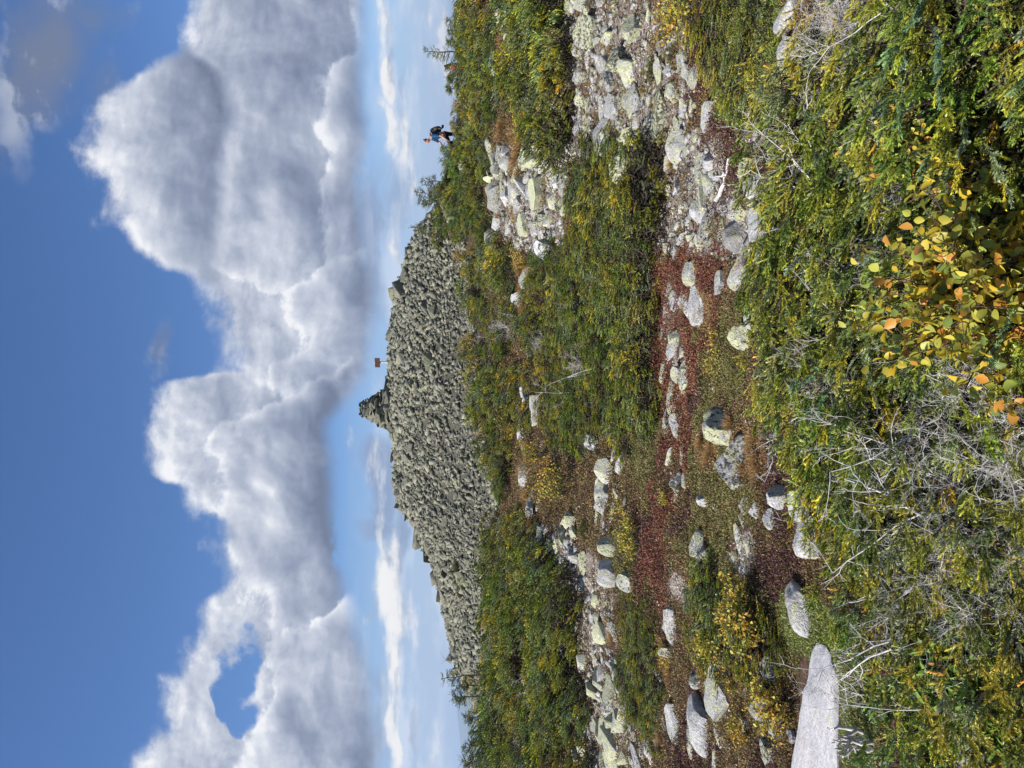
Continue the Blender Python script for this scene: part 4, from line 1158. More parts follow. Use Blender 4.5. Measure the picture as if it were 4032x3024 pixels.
def build_dead():
    def put(mesh, name, px, py, s, yaw, tilt, look, z=.0, rot_x=0.0):
        p = ground_at(px, py); s *= .72
        o = link(name, mesh, None, (p.x, p.y, p.z + z), (rot_x, tilt, yaw), (s, s, s))
        return tag(o, look, 'dead branch')
    # single bleached branches the photo shows one by one
    put(DEAD[0], 'dead_branch', 3330, 760, 1.05, .3, -.5, 'forked bleached branch rising from the front firs near the gravel', .12)
    put(DEAD[2], 'dead_branch', 3340, 720, .9, 2.2, -.3, 'bleached twiggy branch leaning over the front firs near the gravel', .15)
    put(DEAD[1], 'dead_branch', 3440, 690, 1.0, 1.0, .9, 'long thin grey branch lying along the top of the front firs', .3)
    put(DEAD[3], 'dead_branch', 3480, 1300, .8, 2.6, -.3, 'whitest forked branch behind the yellow birch leaves', .12)
    put(DEAD[4], 'dead_branch', 3520, 1270, .9, .4, -.5, 'white branching limb in the gap behind the yellow birch leaves', .1)
    put(DEAD[5], 'dead_branch', 3060, 1640, .95, 3.4, .2, 'grey spreading dead branch standing against the olive heath', .0)
    put(DEAD[0], 'dead_branch', 3120, 1570, .8, 4.4, .3, 'bare dead branch beside the two mottled boulders', .05)
    put(POLE[0], 'dead_pole', 3300, 2050, .8, .3, .05, 'straight dead stem standing at the edge of the front firs', 0)
    put(POLE[1], 'dead_pole', 3640, 2300, .62, 1.3, -.04, 'upright dead stem with a crooked foot in the front firs', .1)
    put(POLE[2], 'dead_pole', 3540, 2590, .55, 2.3, .06, 'thin dead stem among the narrow green leaves', .05)
    put(DEAD[2], 'dead_branch', 3480, 2750, .7, 2.1, .3, 'dead branch lying over the green leaf carpet by the slab', .05)
    put(DEAD[1], 'dead_branch', 3830, 2520, .9, 3.6, .9, 'arched grey branch drooping over the dark front firs', .3)
    put(DEAD[3], 'dead_branch', 3900, 2740, .75, 2.4, .7, 'bare branch over the narrow leaved plants', .2)
    put(DEAD[4], 'dead_branch', 3860, 60, .8, .9, -.2, 'curved bare branch in the yellowest front firs', .35)
    put(DEAD[5], 'dead_branch', 3700, 2050, 1.15, .7, .9, 'long forked grey branch in the middle of the front firs', .25)
    put(DEAD[0], 'dead_branch', 3930, 1640, 1.1, 2.0, -.8, 'thick grey branch slanting through the dead twigs', .2)
    put(DEAD[2], 'dead_branch', 3960, 2000, 1.1, 3.9, -.7, 'long grey branch crossing the front of the dead twigs', .25)
    p = ground_at(2890, 640); q = ground_at(2850, 790)
    g = np.random.default_rng(3); t = np.linspace(0, 1, 9)[:, None]
    pts = np.array(p)[None] * (1 - t) + np.array(q)[None] * t + np.array([0, 0, .04]) + g.normal(0, .012, (9, 3)); c = pts[0].copy()
    V, F = tubes([(pts - c, np.linspace(.010, .02, 9)), ((pts[3:6] - c) * 1.0 + np.linspace(0, 1, 3)[:, None] * np.array([.1, .05, .03]), np.linspace(.01, .004, 3))], 7)
    tag(link('driftwood_stick', mesh_quads('driftwood_stick', V, F, M_DEAD, None, True), None, c), 'pale weathered stick lying on the heath and gravel', 'dead branch')
    # thick broken limb in the firs
    for px, py, tl, lk in ((3880, 400, .9, 'thick broken birch limb poking out of the front firs'), (3270, 860, -.6, 'stout broken grey stump end in the front firs')):
        p = ground_at(px, py)
        pts = np.array([(0, 0, 0), (.03, .01, .10), (.02, -.01, .2), (.05, 0, .31)]); segs = [(pts, np.array([.012, .0115, .010, .007])), (np.array([(.02, -.01, .2), (.06, .02, .23), (.10, .0, .24)]), np.array([.006, .004, .002]))]
        V, F = tubes(segs, 8)
        tag(link('broken_limb', mesh_quads('broken_limb', V, F, M_DEAD, None, True), None, (p.x, p.y, p.z + .16), (0, tl, .4), (.7, .7, .7)), lk, 'dead branch')
    # old white root by the slab
    p = ground_at(3440, 2930)
    g = np.random.default_rng(9); segs = []
    for k in range(6):
        a = g.uniform(-.5, .5); s = np.linspace(0, 1, 6)[:, None]
        pts = np.array([g.normal(0, .04), g.normal(0, .05), .02])[None] + s * np.array([.10 * math.sin(a) - .05, .05 * a, .22])[None] + g.normal(0, .012, (6, 3))
        segs.append((pts, np.linspace(.015, .004, 6)))
        for q in range(2): segs.append((pts[3 + q:4 + q] + np.linspace(0, 1, 4)[:, None] * g.normal(0, .05, 3)[None] + g.normal(0, .004, (4, 3)), np.linspace(.006, .002, 4)))
    V, F = tubes(segs, 7)
    tag(link('weathered_root', mesh_quads('weathered_root', V, F, M_DEAD, None, True), None, p, (0, .2, .3), (.75, .75, .75)), 'gnarled white weathered root standing beside the granite slab', 'dead branch')
    # tangles of fine dead twigs
    items = []
    for poly, n, sd in (([(3240, 1500), (3420, 1500), (3420, 1640), (3240, 1640)], 4, 1), ([(3560, 1270), (3800, 1350), (4150, 1450), (4150, 2150), (3700, 2100), (3620, 1700)], 80, 2), ([(3270, -60), (3470, -60), (3480, 230), (3300, 330)], 11, 3), ([(3480, 480), (3640, 480), (3640, 720), (3480, 720)], 4, 7), ([(3550, 2200), (4000, 2200), (4000, 2450), (3550, 2450)], 7, 5), ([(3500, 900), (3660, 900), (3660, 1050), (3500, 1050)], 3, 6)):
        for x, y, z, px, py in scatter(poly, n, 1.3, 5.5, .12, .66, lift=.15, seed=70 + sd):
            s = random.uniform(.4, .66)
            o = link('dead_fir_twigs', TWIGS[random.randrange(4)], None, (x, y, z + .10), (random.gauss(0, .45), random.gauss(0, .45), random.uniform(0, 6.3)), (s, s, s))
            items.append((o, 'bleached twig tangle'))
    label_rows(items, 'of the front thicket', 'dead twigs', 'tangles of dead twigs', 17)
    items = []
    for px, py, s in ((2020, 1290, 1.9), (2060, 1250, 1.5), (2170, 1330, 1.3), (2300, 1230, 1.2), (2330, 1420, 1.3), (2180, 1540, 1.3), (2420, 1060, 1.0), (1960, 1330, 2.2), (1905, 1400, 2.4), (2040, 2560, 2.0), (2140, 2700, 1.8), (1930, 2700, 2.4), (1900, 2660, 2.2), (2150, 2560, 1.5), (2000, 2750, 1.8), (2110, 2880, 1.6), (1870, 1260, 2.0), (2290, 1560, 1.1), (2140, 2420, 1.5), (1850, 350, 2.0), (2080, 330, 1.4)):
        p = ground_at(px, py)
        o = link('dead_shrub', (TWIGS + DEAD)[random.randrange(10)], None, (p.x, p.y, p.z + .15), (random.gauss(0, .3), random.gauss(0, .3), random.uniform(0, 6.3)), (s * .62, s * .62, s * .62))
        items.append((o, 'silvery dead shrub'))
    label_rows(items, 'beyond the meadow', 'dead shrub', 'dead shrubs in the fir bands', 11)
    for px, py, s, lk in ((1820, 2560, 3.0, 'tall dead stem in the thicket toward the far mountains'), (1950, 2580, 2.2, 'bare white pole beneath the tallest snag'), (2225, 1535, 1.5, 'white dead pole at the back of the middle fir band'), (2310, 1420, 1.2, 'white dead pole inside the middle fir band')):
        p = ground_at(px + 60, py)
        tag(link('dead_pole', POLE[random.randrange(3)], None, (p.x, p.y, p.z), (random.gauss(0, .1), random.gauss(0, .1), random.uniform(0, 6.3)), (s, s, s)), lk, 'dead stem')
build_dead()

# ------------------------------------------------------------------ small trees standing against the sky
def skyline_tree(px_base, py, px_tip, y, look, dense=1.0, bend=0.0, seed=1, bare=.15, lean=(-.5, 0, .15), width=.32):
    g = np.random.default_rng(3000 + seed)
    d = ray(px_base, py); d = d * (y / d.y); tip = ray(px_tip, py); tip = tip * (y / tip.y)
    Ht = tip.z - d.z
    root = link('spruce_tree', None, None, (d.x, y, EYE.z + d.z)); root.empty_display_size = .2
    gz = H(d.x, y) - (EYE.z + d.z)
    t = np.linspace(0, 1, 9)
    trunk = np.stack([bend * t ** 2 * Ht + .02 * np.sin(t * 9), 0 * t, t * Ht], -1)
    ext = np.array([[0, 0, min(gz - .1, -.1)]])
    V, F = tubes([(np.vstack([ext, trunk]), np.concatenate([[.05], np.linspace(.042, .010, 9)]) * max(.5, Ht / 1.5))], 6)
    link('trunk', mesh_quads('trunk', V, F, M_BARK, None, True), root)
    P, D, L, C, segs = [], [], [], [], []
    nb = int(34 * dense * Ht + 8)
    for k in range(nb):
        f = g.uniform(bare, 1.0); a = g.uniform(0, 6.28)
        p = np.array([np.interp(f, t, trunk[:, i]) for i in range(3)])
        bl = width * Ht * (1.08 - f) * g.uniform(.5, 1.15) + .06
        dd = unit(np.array([math.cos(a), math.sin(a), .12]) + np.array(lean) * .8 + g.normal(0, .15, 3))
        e = p + dd * bl + np.array([0, 0, .12 * bl])
        segs.append((np.array([p, (p + e) / 2 - [0, 0, .03 * bl], e]), np.array([.012, .009, .005])))
        c = GREENS[g.integers(len(GREENS))] * g.uniform(.5, .8)
        for q in range(4):
            s = .3 + .7 * q / 3
            P.append(p + dd * bl * s * .8); D.append(unit(dd + g.normal(0, .35, 3))); L.append(.13 + .10 * g.uniform()); C.append(c)
    V, F, T = needles(g, np.array(P), np.array(D), np.array(L), np.array(C), 12, .045, .012)
    link('crown', mesh_quads('crown', V, F, M_FIR, T), root)
    V, F = tubes(segs, 4)
    link('branches', mesh_quads('branches', V, F, M_BARK), root)
    return tag(root, look, 'tree')
def build_trees():
    for i, a in enumerate([
        (1800, 205, 1668, 33, 'tallest ragged spruce against the sky beside the half hidden head', .55, -.03, .2),
        (1800, 86, 1758, 33, 'tiny thin spruce beside the bent figure in grey', .8, 0, .2),
        (1812, 50, 1790, 32, 'small dark spruce at the end of the skyline past the bent figure', 1.3, 0, .2),
        (1795, 120, 1764, 32, 'dark bushy spruce in front of the bent figure in grey', 2.0, 0, .1),
        (1795, 165, 1762, 32, 'dark bushy spruce between the bent figure and the ragged spruce', 2.0, 0, .1),
        (1790, 310, 1762, 32, 'low flat topped spruce next to the half hidden head', 2.4, 0, .1),
        (1785, 350, 1758, 32, 'low dark spruce on the skyline between the two hikers', 2.2, 0, .1),
        (1730, 715, 1655, 33, 'slender spruce with a sparse leader on the hump by the hiker', .9, 0, .15),
        (1720, 760, 1632, 33, 'tallest sparse spruce on the hump by the hiker', .8, 0, .15),
        (1715, 790, 1645, 33.5, 'bushy spruce on the hump by the hiker', 1.5, 0, .1),
        (1690, 895, 1622, 34, 'flag shaped spruce at the foot of the talus skyline', 1.1, -.05, .1),
        (1850, 2660, 1738, 24, 'tall bent snag with a drooping tufted top on the skyline', .5, -.12, .25),
        (1850, 2745, 1780, 24, 'ragged dark spruce on the skyline toward the far mountains', 1.5, 0, .1),
        (1860, 2700, 1790, 24, 'thin ragged spruce between the bent snag and the dark spruce', .9, 0, .2),
        (1870, 2825, 1830, 24, 'small spruce in front of the far mountains', 1.2, 0, .1),
        (1880, 2940, 1815, 23, 'bare topped small spruce by the edge of the far mountains', .6, 0, .2),
        (1880, 3000, 1826, 22, 'bushy spruce at the very end of the thicket toward the far mountains', 1.8, 0, .1)]):
        px, py, tip, y, lk, dn, bd, br = a
        skyline_tree(px, py, tip, y, lk, dn, bd, i, br, width=.34 if dn < 1.4 else .55)
build_trees()

# ------------------------------------------------------------------ birch scrub with autumn leaves
def leaf_blades(g, P, N_, D, L, W, C):
    """oval leaves folded along the midrib, two quads each"""
    side = unit(np.cross(D, N_)); nn = np.cross(side, D)
    b = P; m = P + D * (L * .5)[:, None]; t = P + D * L[:, None] - nn * (L * .12)[:, None]
    l = m + side * (W * .5)[:, None] + nn * (W * .16)[:, None]; r = m - side * (W * .5)[:, None] + nn * (W * .16)[:, None]
    l2 = P + D * (L * .22)[:, None] + side * (W * .36)[:, None] + nn * (W * .1)[:, None]; r2 = P + D * (L * .22)[:, None] - side * (W * .36)[:, None] + nn * (W * .1)[:, None]
    l3 = P + D * (L * .78)[:, None] + side * (W * .33)[:, None] + nn * (W * .05)[:, None]; r3 = P + D * (L * .78)[:, None] - side * (W * .33)[:, None] + nn * (W * .05)[:, None]
    V = np.stack([b, l2, l, m, r, r2, l3, t, r3], 1).reshape(-1, 3)
    q = np.array([[0, 1, 2, 3], [0, 3, 4, 5], [3, 2, 6, 7], [3, 7, 8, 4]])
    F = (np.arange(len(P))[:, None, None] * 9 + q[None]).reshape(-1, 4)
    return V, F, np.repeat(C, 9, 0)

LEAFC = np.array([(.60, .42, .035), (.58, .47, .07), (.42, .42, .07), (.30, .35, .06), (.58, .27, .045), (.50, .43, .06), (.21, .28, .065), (.58, .41, .04)])
def birch_mesh(seed, stems, height_, spread, leaves, ll, green=.3, cut=.25):
    g = np.random.default_rng(seed)
    segs = []; P, D, C = [], [], []
    for s in range(stems):
        a = g.uniform(0, 6.28); q = g.uniform(.15, 1) * spread
        tip = np.array([math.cos(a) * q, math.sin(a) * q, height_ * g.uniform(.5, 1.05)])
        b = np.array([g.normal(0, .06 * spread), g.normal(0, .06 * spread), 0])
        mid = (tip + b) * .5 + np.array([-.2 * math.cos(a) * q, -.2 * math.sin(a) * q, .1 * height_]) + g.normal(0, .05 * spread, 3)
        t = np.linspace(0, 1, 8)[:, None]
        pts = (1 - t) ** 2 * b + 2 * t * (1 - t) * mid + t * t * tip
        segs.append((pts, np.linspace(.0065, .002, 8) * height_ * 1.6))
        for k in range(leaves):
            f = g.uniform(cut, 1); p = np.array([np.interp(f, t[:, 0], pts[:, i]) for i in range(3)])
            tw = unit(g.normal(size=3) + np.array([-.3, -.3, .5])) * g.uniform(.02, .13) * height_
            if k % 2 == 0: segs.append((np.array([p, p + tw * .5 + .01 * height_ * g.normal(size=3), p + tw]), np.array([.0025, .002, .0015]) * height_ * 1.6))
            P.append(p + tw); D.append(unit(tw + g.normal(0, .05, 3) + np.array([0, 0, -.05])))
            C.append(LEAFC[g.integers(2, 7)] if g.uniform() < green else LEAFC[g.choice(len(LEAFC), p=[.2, .2, .16, .1, .05, .16, .05, .08])])
    P, D, C = np.array(P), np.array(D), np.array(C) * g.uniform(.75, 1.15, (len(P), 1))
    D = unit(D + g.normal(0, .5, D.shape))
    nrm = unit(np.array([-.45, -.35, .7]) + g.normal(0, .55, P.shape))
    L = ll * g.uniform(.65, 1.15, len(P))
    V, F, T = leaf_blades(g, P, nrm, D, L, L * g.uniform(.62, .82, len(P)), C)
    lv = mesh_quads('leaves', V, F, M_LEAF, T)
    Vs, Fs = tubes(segs, 4)
    return lv, mesh_quads('stems', Vs, Fs, M_STEM)
print('birch')
BIRCH_NEAR = [birch_mesh(4000 + i, 15, .50, .34, 46, .041, .42) for i in range(3)]
BIRCH_MID = [birch_mesh(4100 + i, 16, .42, .40, 15, .040, .25, .35) for i in range(4)]
BIRCH_FAR = [birch_mesh(4200 + i, 20, .75, .55, 13, .060, .2, .4) for i in range(3)]
def build_birch():
    def put(L, px, py, s, look, z=0, col=(1, 1, 1), yaw=None):
        p = ground_at(px, py)
        o = plant('birch_shrub', L[random.randrange(len(L))], (p.x, p.y, p.z + z), random.uniform(0, 6.3) if yaw is None else yaw, s, col, 1.0, ('leaves', 'stems'))
        return tag(o, look, 'birch')
    for (px, py, s), lk in zip([(3870, 1030, .95), (3900, 1180, 1.0), (3960, 1290, .9), (4010, 1100, 1.0), (3810, 1220, .8), (3880, 900, .7), (4100, 1000, .9), (4120, 1250, .9)],
                               ['birch shrub with the greenest big leaves at the near edge', 'birch shrub with broad gold leaves beside the white branches', 'birch shrub with orange blotched leaves over dead twigs', 'birch shrub with pale green leaves among the gold ones',
                                'small gold birch shrub at the back of the big leaves', 'sparse orange leaved birch shoot among front firs', 'birch shrub cut by the frame with gold and green leaves', 'birch shrub cut by the frame over dead twigs']):
        put(BIRCH_NEAR, px + 260, py + 0, s, lk, .0)
    put(BIRCH_NEAR, 3920, 640, .55, 'small orange birch shoot near the bare curved twigs', .1)
    put(BIRCH_NEAR, 3880, 560, .5, 'birch shoot with few gold leaves by the thick broken limb', .1)
    items = []
    for px, py, s in ((2960, 2400, .9), (2920, 2330, .7), (2980, 2480, .9), (2890, 2450, .8), (2860, 2600, .75), (2800, 2560, .8), (2760, 2500, .6), (3060, 2760, .8), (3090, 2830, .8), (3010, 2700, .7), (2900, 2850, .6), (2920, 2900, .6), (2620, 2600, .6), (2590, 2560, .5), (2880, 2700, .5), (2450, 2110, .9), (2480, 2160, .9), (2470, 2060, .8), (2440, 2000, .8), (2600, 1960, .5), (2640, 110, .9), (2690, 70, 1.0), (2720, 20, .9), (2660, 30, .9), (2620, 1000, .0), (2490, 1050, .7), (2470, 1080, .7), (2510, 1360, .5), (2800, 1320, .5), (2820, 1400, .5), (2790, 1450, .45), (2570, 420, .4), (2960, 330, .4)):
        if s <= 0: continue
        p = ground_at(px + 40, py)
        s *= .75 + .0 * p.y
        o = plant('birch_shrub', BIRCH_MID[random.randrange(4)], p, random.uniform(0, 6.3), s, (random.uniform(.9, 1.1), random.uniform(.85, 1.05), 1), 1.0, ('leaves', 'stems'))
        items.append((o, 'gold leaved birch scrub' if s > .5 else 'small gold birch sprig'))
    label_rows(items, 'of the meadow', 'birch', 'birch scrub in the meadow', 11)
    items = []
    for px, py, s in ((2150, 1790, .8), (2190, 1850, .9), (2230, 1880, .8), (2160, 1920, .7), (2250, 1940, .8), (1900, 1640, .9), (1930, 1700, .9), (1960, 1660, .6), (2010, 1640, .8), (2030, 1690, .7), (1880, 1390, .8), (1900, 1440, .8), (1870, 1330, .8), (1850, 1480, .8), (1875, 1540, .8), (1830, 1010, .9), (1850, 1060, .8), (1870, 980, .7), (2060, 1000, .6), (2080, 1040, .6), (1880, 430, .8), (1840, 380, .9), (1830, 420, .9), (1790, 100, .9), (1800, 190, .8), (1860, 40, 1.0), (1905, 0, .8), (1920, 2190, .8), (1960, 2230, .7), (1930, 2440, .8), (1970, 2500, .8), (1860, 2680, .9), (1890, 2800, 1.1), (1900, 2860, 1.1), (1930, 2900, 1.0), (2100, 2780, .8), (2080, 2820, .8), (2130, 2560, .6), (1890, 2960, 1.0), (1760, 640, .8), (1770, 590, .8), (1750, 560, .7)):
        p = ground_at(px + 14, py)
        o = plant('birch_shrub', BIRCH_FAR[random.randrange(3)], p, random.uniform(0, 6.3), s, (random.uniform(.8, 1.0), random.uniform(.75, .95), 1), 1.0, ('leaves', 'stems'))
        items.append((o, 'yellow leaved birch scrub'))
    label_rows(items, 'beyond the meadow', 'birch', 'birch scrub in the fir bands', 14)
build_birch()

# narrow leaved green plants in the front corner
def build_herbs():
    g = np.random.default_rng(88)
    ms = []
    for i in range(4):
        P, D, C, segs = [], [], [], []
        for s in range(9):
            b = np.array([g.normal(0, .05), g.normal(0, .05), 0]); tip = b + np.array([g.normal(-.02, .04), g.normal(0, .04), g.uniform(.12, .22)])
            segs.append((np.array([b, (b + tip) / 2 + g.normal(0, .006, 3), tip]), np.array([.0022, .002, .0015])))
            for k in range(11):
                a = k * 2.4; f = 1 - .35 * (k / 11)
                P.append(b + (tip - b) * f); D.append(unit(np.array([math.cos(a), math.sin(a), .55 - .6 * k / 11]) + g.normal(0, .15, 3)))
                C.append(np.array([(.20, .32, .05), (.25, .36, .06), (.14, .26, .05), (.42, .20, .04)][g.choice(4, p=[.4, .3, .22, .08])]) * g.uniform(.8, 1.15))
        P, D, C = np.array(P), np.array(D), np.array(C)
        L = g.uniform(.035, .055, len(P))
        V, F, T = leaf_blades(g, P, unit(np.array([0, 0, 1.0]) + g.normal(0, .3, P.shape)), D, L, L * .26, C)
        Vs, Fs = tubes(segs, 4)
        ms.append((mesh_quads('leaves', V, F, M_LEAF, T), mesh_quads('stems', Vs, Fs, M_STEM)))
    items = []
    for x, y, z, px, py in scatter([(3720, 2680), (4000, 2680), (4100, 2960), (3900, 3000), (3760, 2900)], 26, 1.4, 3.4, .07, .7, lift=.1, seed=91):
        o = plant('labrador_plant', ms[random.randrange(4)], (x, y, z), random.uniform(0, 6.3), random.uniform(.8, 1.2), (1, 1, 1), 1.0, ('leaves', 'stems'))
        items.append((o, 'bright green narrow leaved plant'))
    label_rows(items, 'in the front corner', 'plant', 'narrow leaved plants in the front corner', 9)
build_herbs()

# ------------------------------------------------------------------ heath: crowberry, bilberry, moss and leaf carpets as masses; grass tufts one by one
def build_heath():
    g = np.random.default_rng(17)
    n = 760000
    y = np.exp(g.uniform(np.log(2.0), np.log(26), n)); x = g.uniform(-.62, .62, n) * y
    z = height(x, y); px, py, d = project(x, y, z)
    near = inpoly(px, py, P_NEAR)
    carpet = inpoly(px, py, P_CARPET1) | inpoly(px, py, P_CARPET2)
    scree = inpoly(px, py, P_SCREE_R) | inpoly(px, py, P_SCREE_L)
    grav = inell(px, py, GRAVEL_E)
    nz = vnoise(x, y, .9, 3, 3); nz2 = vnoise(x, y, .35, 13, 3)
    dens = np.ones(n) * .95
    dens = np.where(scree, np.where(nz2 > .12, .5, .06), dens)
    dens = np.where(grav, np.where(nz2 > .2, .5, .05), dens)
    dens = np.where(near, .35, dens)
    dens = np.where((nz2 < -.42) & ~near & ~carpet, .25, dens)
    px = px + vnoise(x, y, .5, 81, 3) * 90; py = py + vnoise(x, y, .5, 87, 3) * 120
    red = inell(px, py, [(2690, 1230, 130, 250), (2660, 1420, 90, 140), (2760, 1080, 100, 150), (2740, 960, 100, 110), (2600, 2150, 50, 300), (2680, 1700, 40, 200)])
    purple = inell(px, py, [(3060, 1830, 70, 170), (3080, 1960, 60, 120), (2700, 1400, 60, 160), (2690, 1560, 60, 90), (2860, 620, 120, 180), (2760, 240, 60, 200), (2740, 2930, 90, 160), (3090, 2230, 70, 130), (2990, 2560, 50, 110), (3040, 2960, 60, 90), (3080, 150, 60, 90), (2560, 2150, 60, 160), (2720, 1960, 40, 100)])
    olive = inell(px, py, [(2800, 1880, 110, 330), (2840, 1400, 110, 200), (2780, 1600, 90, 120), (2830, 2230, 120, 200), (3050, 2450, 50, 220), (3110, 2560, 60, 110), (2560, 1760, 70, 200), (2450, 2200, 60, 150), (2890, 2050, 90, 150)])
    tan = inell(px, py, [(2960, 1780, 60, 110), (2800, 1770, 40, 60), (2530, 1180, 50, 90), (2620, 2620, 50, 90), (2590, 2850, 40, 110), (2760, 1220, 40, 80)])
    u = g.uniform(size=n) + nz * .35
    typ = np.where(u < .30, 0, np.where(u < .46, 1, np.where(u < .84, 2, 3)))       # 0 dark red brown 1 purple 2 olive 3 tan
    pick = g.uniform(size=n)
    typ = np.where(olive & (pick < .7), 2, typ); typ = np.where(purple & (pick < .65), 1, typ); typ = np.where(red & (pick < .7), 4, typ); typ = np.where(tan & (pick < .6), 3, typ)
    typ = np.where(carpet, 5, typ); typ = np.where(near & (pick < .6), 0, typ)
    keep = (g.uniform(size=n) < dens) & (px > 1900) & (px < 4300) & (knob(x, y)[0] < .01)
    px, py, d = project(x, y, z)
    # nothing grows on top of the large rocks
    for a, b, r in placed:
        keep &= ((x - a) ** 2 + (y - b) ** 2) > (r * .80) ** 2
    keep &= ~(inpoly(px, py, [(3150, 2560), (3300, 2650), (3340, 3100), (3130, 3100)]))
    x, y, z, typ = x[keep], y[keep], z[keep], typ[keep]
    print('heath sprigs', len(x))
    PAL = {0: [(.15, .065, .042), (.12, .07, .038), (.19, .10, .055)], 1: [(.090, .034, .040), (.06, .028, .032), (.13, .06, .055)], 2: [(.165, .165, .045), (.12, .13, .035), (.21, .18, .07)], 3: [(.29, .17, .08), (.25, .15, .065), (.36, .23, .11)], 4: [(.185, .05, .04), (.14, .042, .036), (.26, .11, .055)], 5: [(.21, .27, .065), (.165, .225, .05), (.27, .30, .09), (.19, .12, .06)]}
    for name, types, mat, cnt, ln, wd, hgt in (('crowberry_heath', (0, 1, 4), M_HEATH, 3, .0031, .6, .0095), ('moss_heath', (2, 3), M_HEATH, 3, .0036, .40, .0095), ('leaf_carpet', (5,), M_LEAF, 5, .0046, .34, .011)):
        k = np.isin(typ, types); X, Y, Z, TT = x[k], y[k], z[k], typ[k]
        m = len(X)
        if name == 'leaf_carpet': pass
        c = np.zeros((m, 3))
        for t in types:
            q = TT == t
            pal = np.array(PAL[t]); c[q] = pal[g.integers(0, len(pal), q.sum())]
        c = np.repeat(c, cnt, 0) * g.uniform(.65, 1.35, (m * cnt, 1))
        sc = np.repeat(Y, cnt) ** .8 * 4.5 ** .2
        P = np.repeat(np.stack([X, Y, Z], -1), cnt, 0) + g.normal(0, 1, (m * cnt, 3)) * np.array([.0035, .0035, 0]) * sc[:, None] + np.array([0, 0, 1]) * (g.uniform(0, hgt, m * cnt) * sc * np.repeat(np.clip(.55 + 1.5 * vnoise(X, Y, .22, 61, 2), .1, 2.2), cnt))[:, None]
        a = g.uniform(0, 6.28, m * cnt); e = g.uniform(.0, 1.1, m * cnt)
        D = np.stack([np.cos(a) * np.cos(e), np.sin(a) * np.cos(e), np.sin(e)], -1)
        L = ln * sc * g.uniform(.6, 1.25, m * cnt)
        nn = unit(np.array([0, 0, 1.0]) + g.normal(0, .6, P.shape)); sd = unit(np.cross(D, nn)) * (L * wd * .5)[:, None]
        b = P; t = P + D * L[:, None]; md = P + D * (L * .5)[:, None]
        V = np.stack([b, md + sd, t, md - sd], 1).reshape(-1, 3)
        F = np.arange(len(V)).reshape(-1, 4)
        o = link(name, mesh_quads(name, V, F, mat, np.repeat(c, 4, 0))); o['kind'] = 'stuff'
build_heath()

def build_grass():
    g = np.random.default_rng(23)
    ms = []
    for i in range(4):
        n = 230
        a = g.uniform(0, 6.28, n); q = np.sqrt(g.uniform(0, 1, n)) * .055
        b = np.stack([np.cos(a) * q, np.sin(a) * q, 0 * a], -1)
        dr = g.uniform(0, 6.28, n); bend = g.uniform(.25, 1.0, n); L = g.uniform(.08, .17, n)
        segV = []
        w = .0016
        pts = []
        for t in (0, .4, .75, 1.0):
            pts.append(b + np.stack([np.cos(dr) * bend * t ** 1.7 * L - .25 * t * L, np.sin(dr) * bend * t ** 1.7 * L, L * (t - .42 * bend * t ** 2)], -1))
        side = np.stack([-np.sin(dr), np.cos(dr), 0 * dr], -1)
        V = np.stack([np.stack([p - side * w * k, p + side * w * k], 1) for p, k in zip(pts, (1, 1, .7, .2))], 1).reshape(n, 8, 3)
        F = (np.arange(n)[:, None, None] * 8 + np.array([[0, 1, 3, 2], [2, 3, 5, 4], [4, 5, 7, 6]])[None]).reshape(-1, 4)
        c = np.array([(.42, .24, .095), (.34, .19, .075), (.50, .33, .15), (.30, .20, .07)])[g.integers(0, 4, n)] * g.uniform(.8, 1.15, (n, 1))
        ms.append(mesh_quads('grass_tuft', V.reshape(-1, 3), F, M_GRASS, np.repeat(c, 8, 0)))
    items = []
    pos = [(2960, 1760), (2980, 1800), (2975, 1720), (2940, 1850), (2990, 1850), (2800, 1760), (2790, 1800), (2830, 1745), (2760, 1740), (2510, 1170), (2530, 1200), (2525, 1150), (2620, 2600), (2640, 2640), (2600, 2620), (2590, 2860), (2600, 2900), (2610, 2830), (2880, 1660), (2400, 2480), (2410, 2510), (2760, 1230), (2740, 1260), (2400, 190), (2420, 230), (2390, 160), (2490, 400), (2480, 380), (2700, 1200), (2650, 640), (2930, 1040), (2600, 1500)]
    for px, py in pos:
        p = ground_at(px + 10, py); s = random.uniform(.55, .95) * (.75 + .035 * p.y)
        o = link('grass_tuft', ms[random.randrange(4)], None, p, (0, 0, random.uniform(-.6, .6)), (s, s, s))
        items.append((o, 'tan dry grass tuft'))
    label_rows(items, 'of the meadow', 'grass', 'dry grass tufts in the meadow', 11)
    items = []
    for px, py in [(2040, 560), (2050, 590), (2060, 540), (2045, 620), (2035, 520), (2070, 500), (1985, 480), (1980, 510), (1990, 160), (2000, 200), (1995, 240), (1975, 180), (2040, 640), (2050, 680), (2030, 800), (2045, 840), (2060, 1050), (2065, 1130), (2055, 1160), (2070, 1200), (2060, 1020), (2085, 1660), (2090, 1740), (2085, 1800), (2080, 1940), (2095, 1980), (2105, 2050), (1795, 720), (1780, 760), (2075, 1850), (1800, 2640), (1770, 840)]:
        p = ground_at(px + 4, py); s = random.uniform(2.0, 3.2)
        o = link('grass_tuft', ms[random.randrange(4)], None, p, (0, 0, random.uniform(-.6, .6)), (s, s, s * .8))
        items.append((o, 'russet dry grass tuft'))
    label_rows(items, 'of the upper slope', 'grass', 'dry grass tufts on the upper slope', 16)
build_grass()

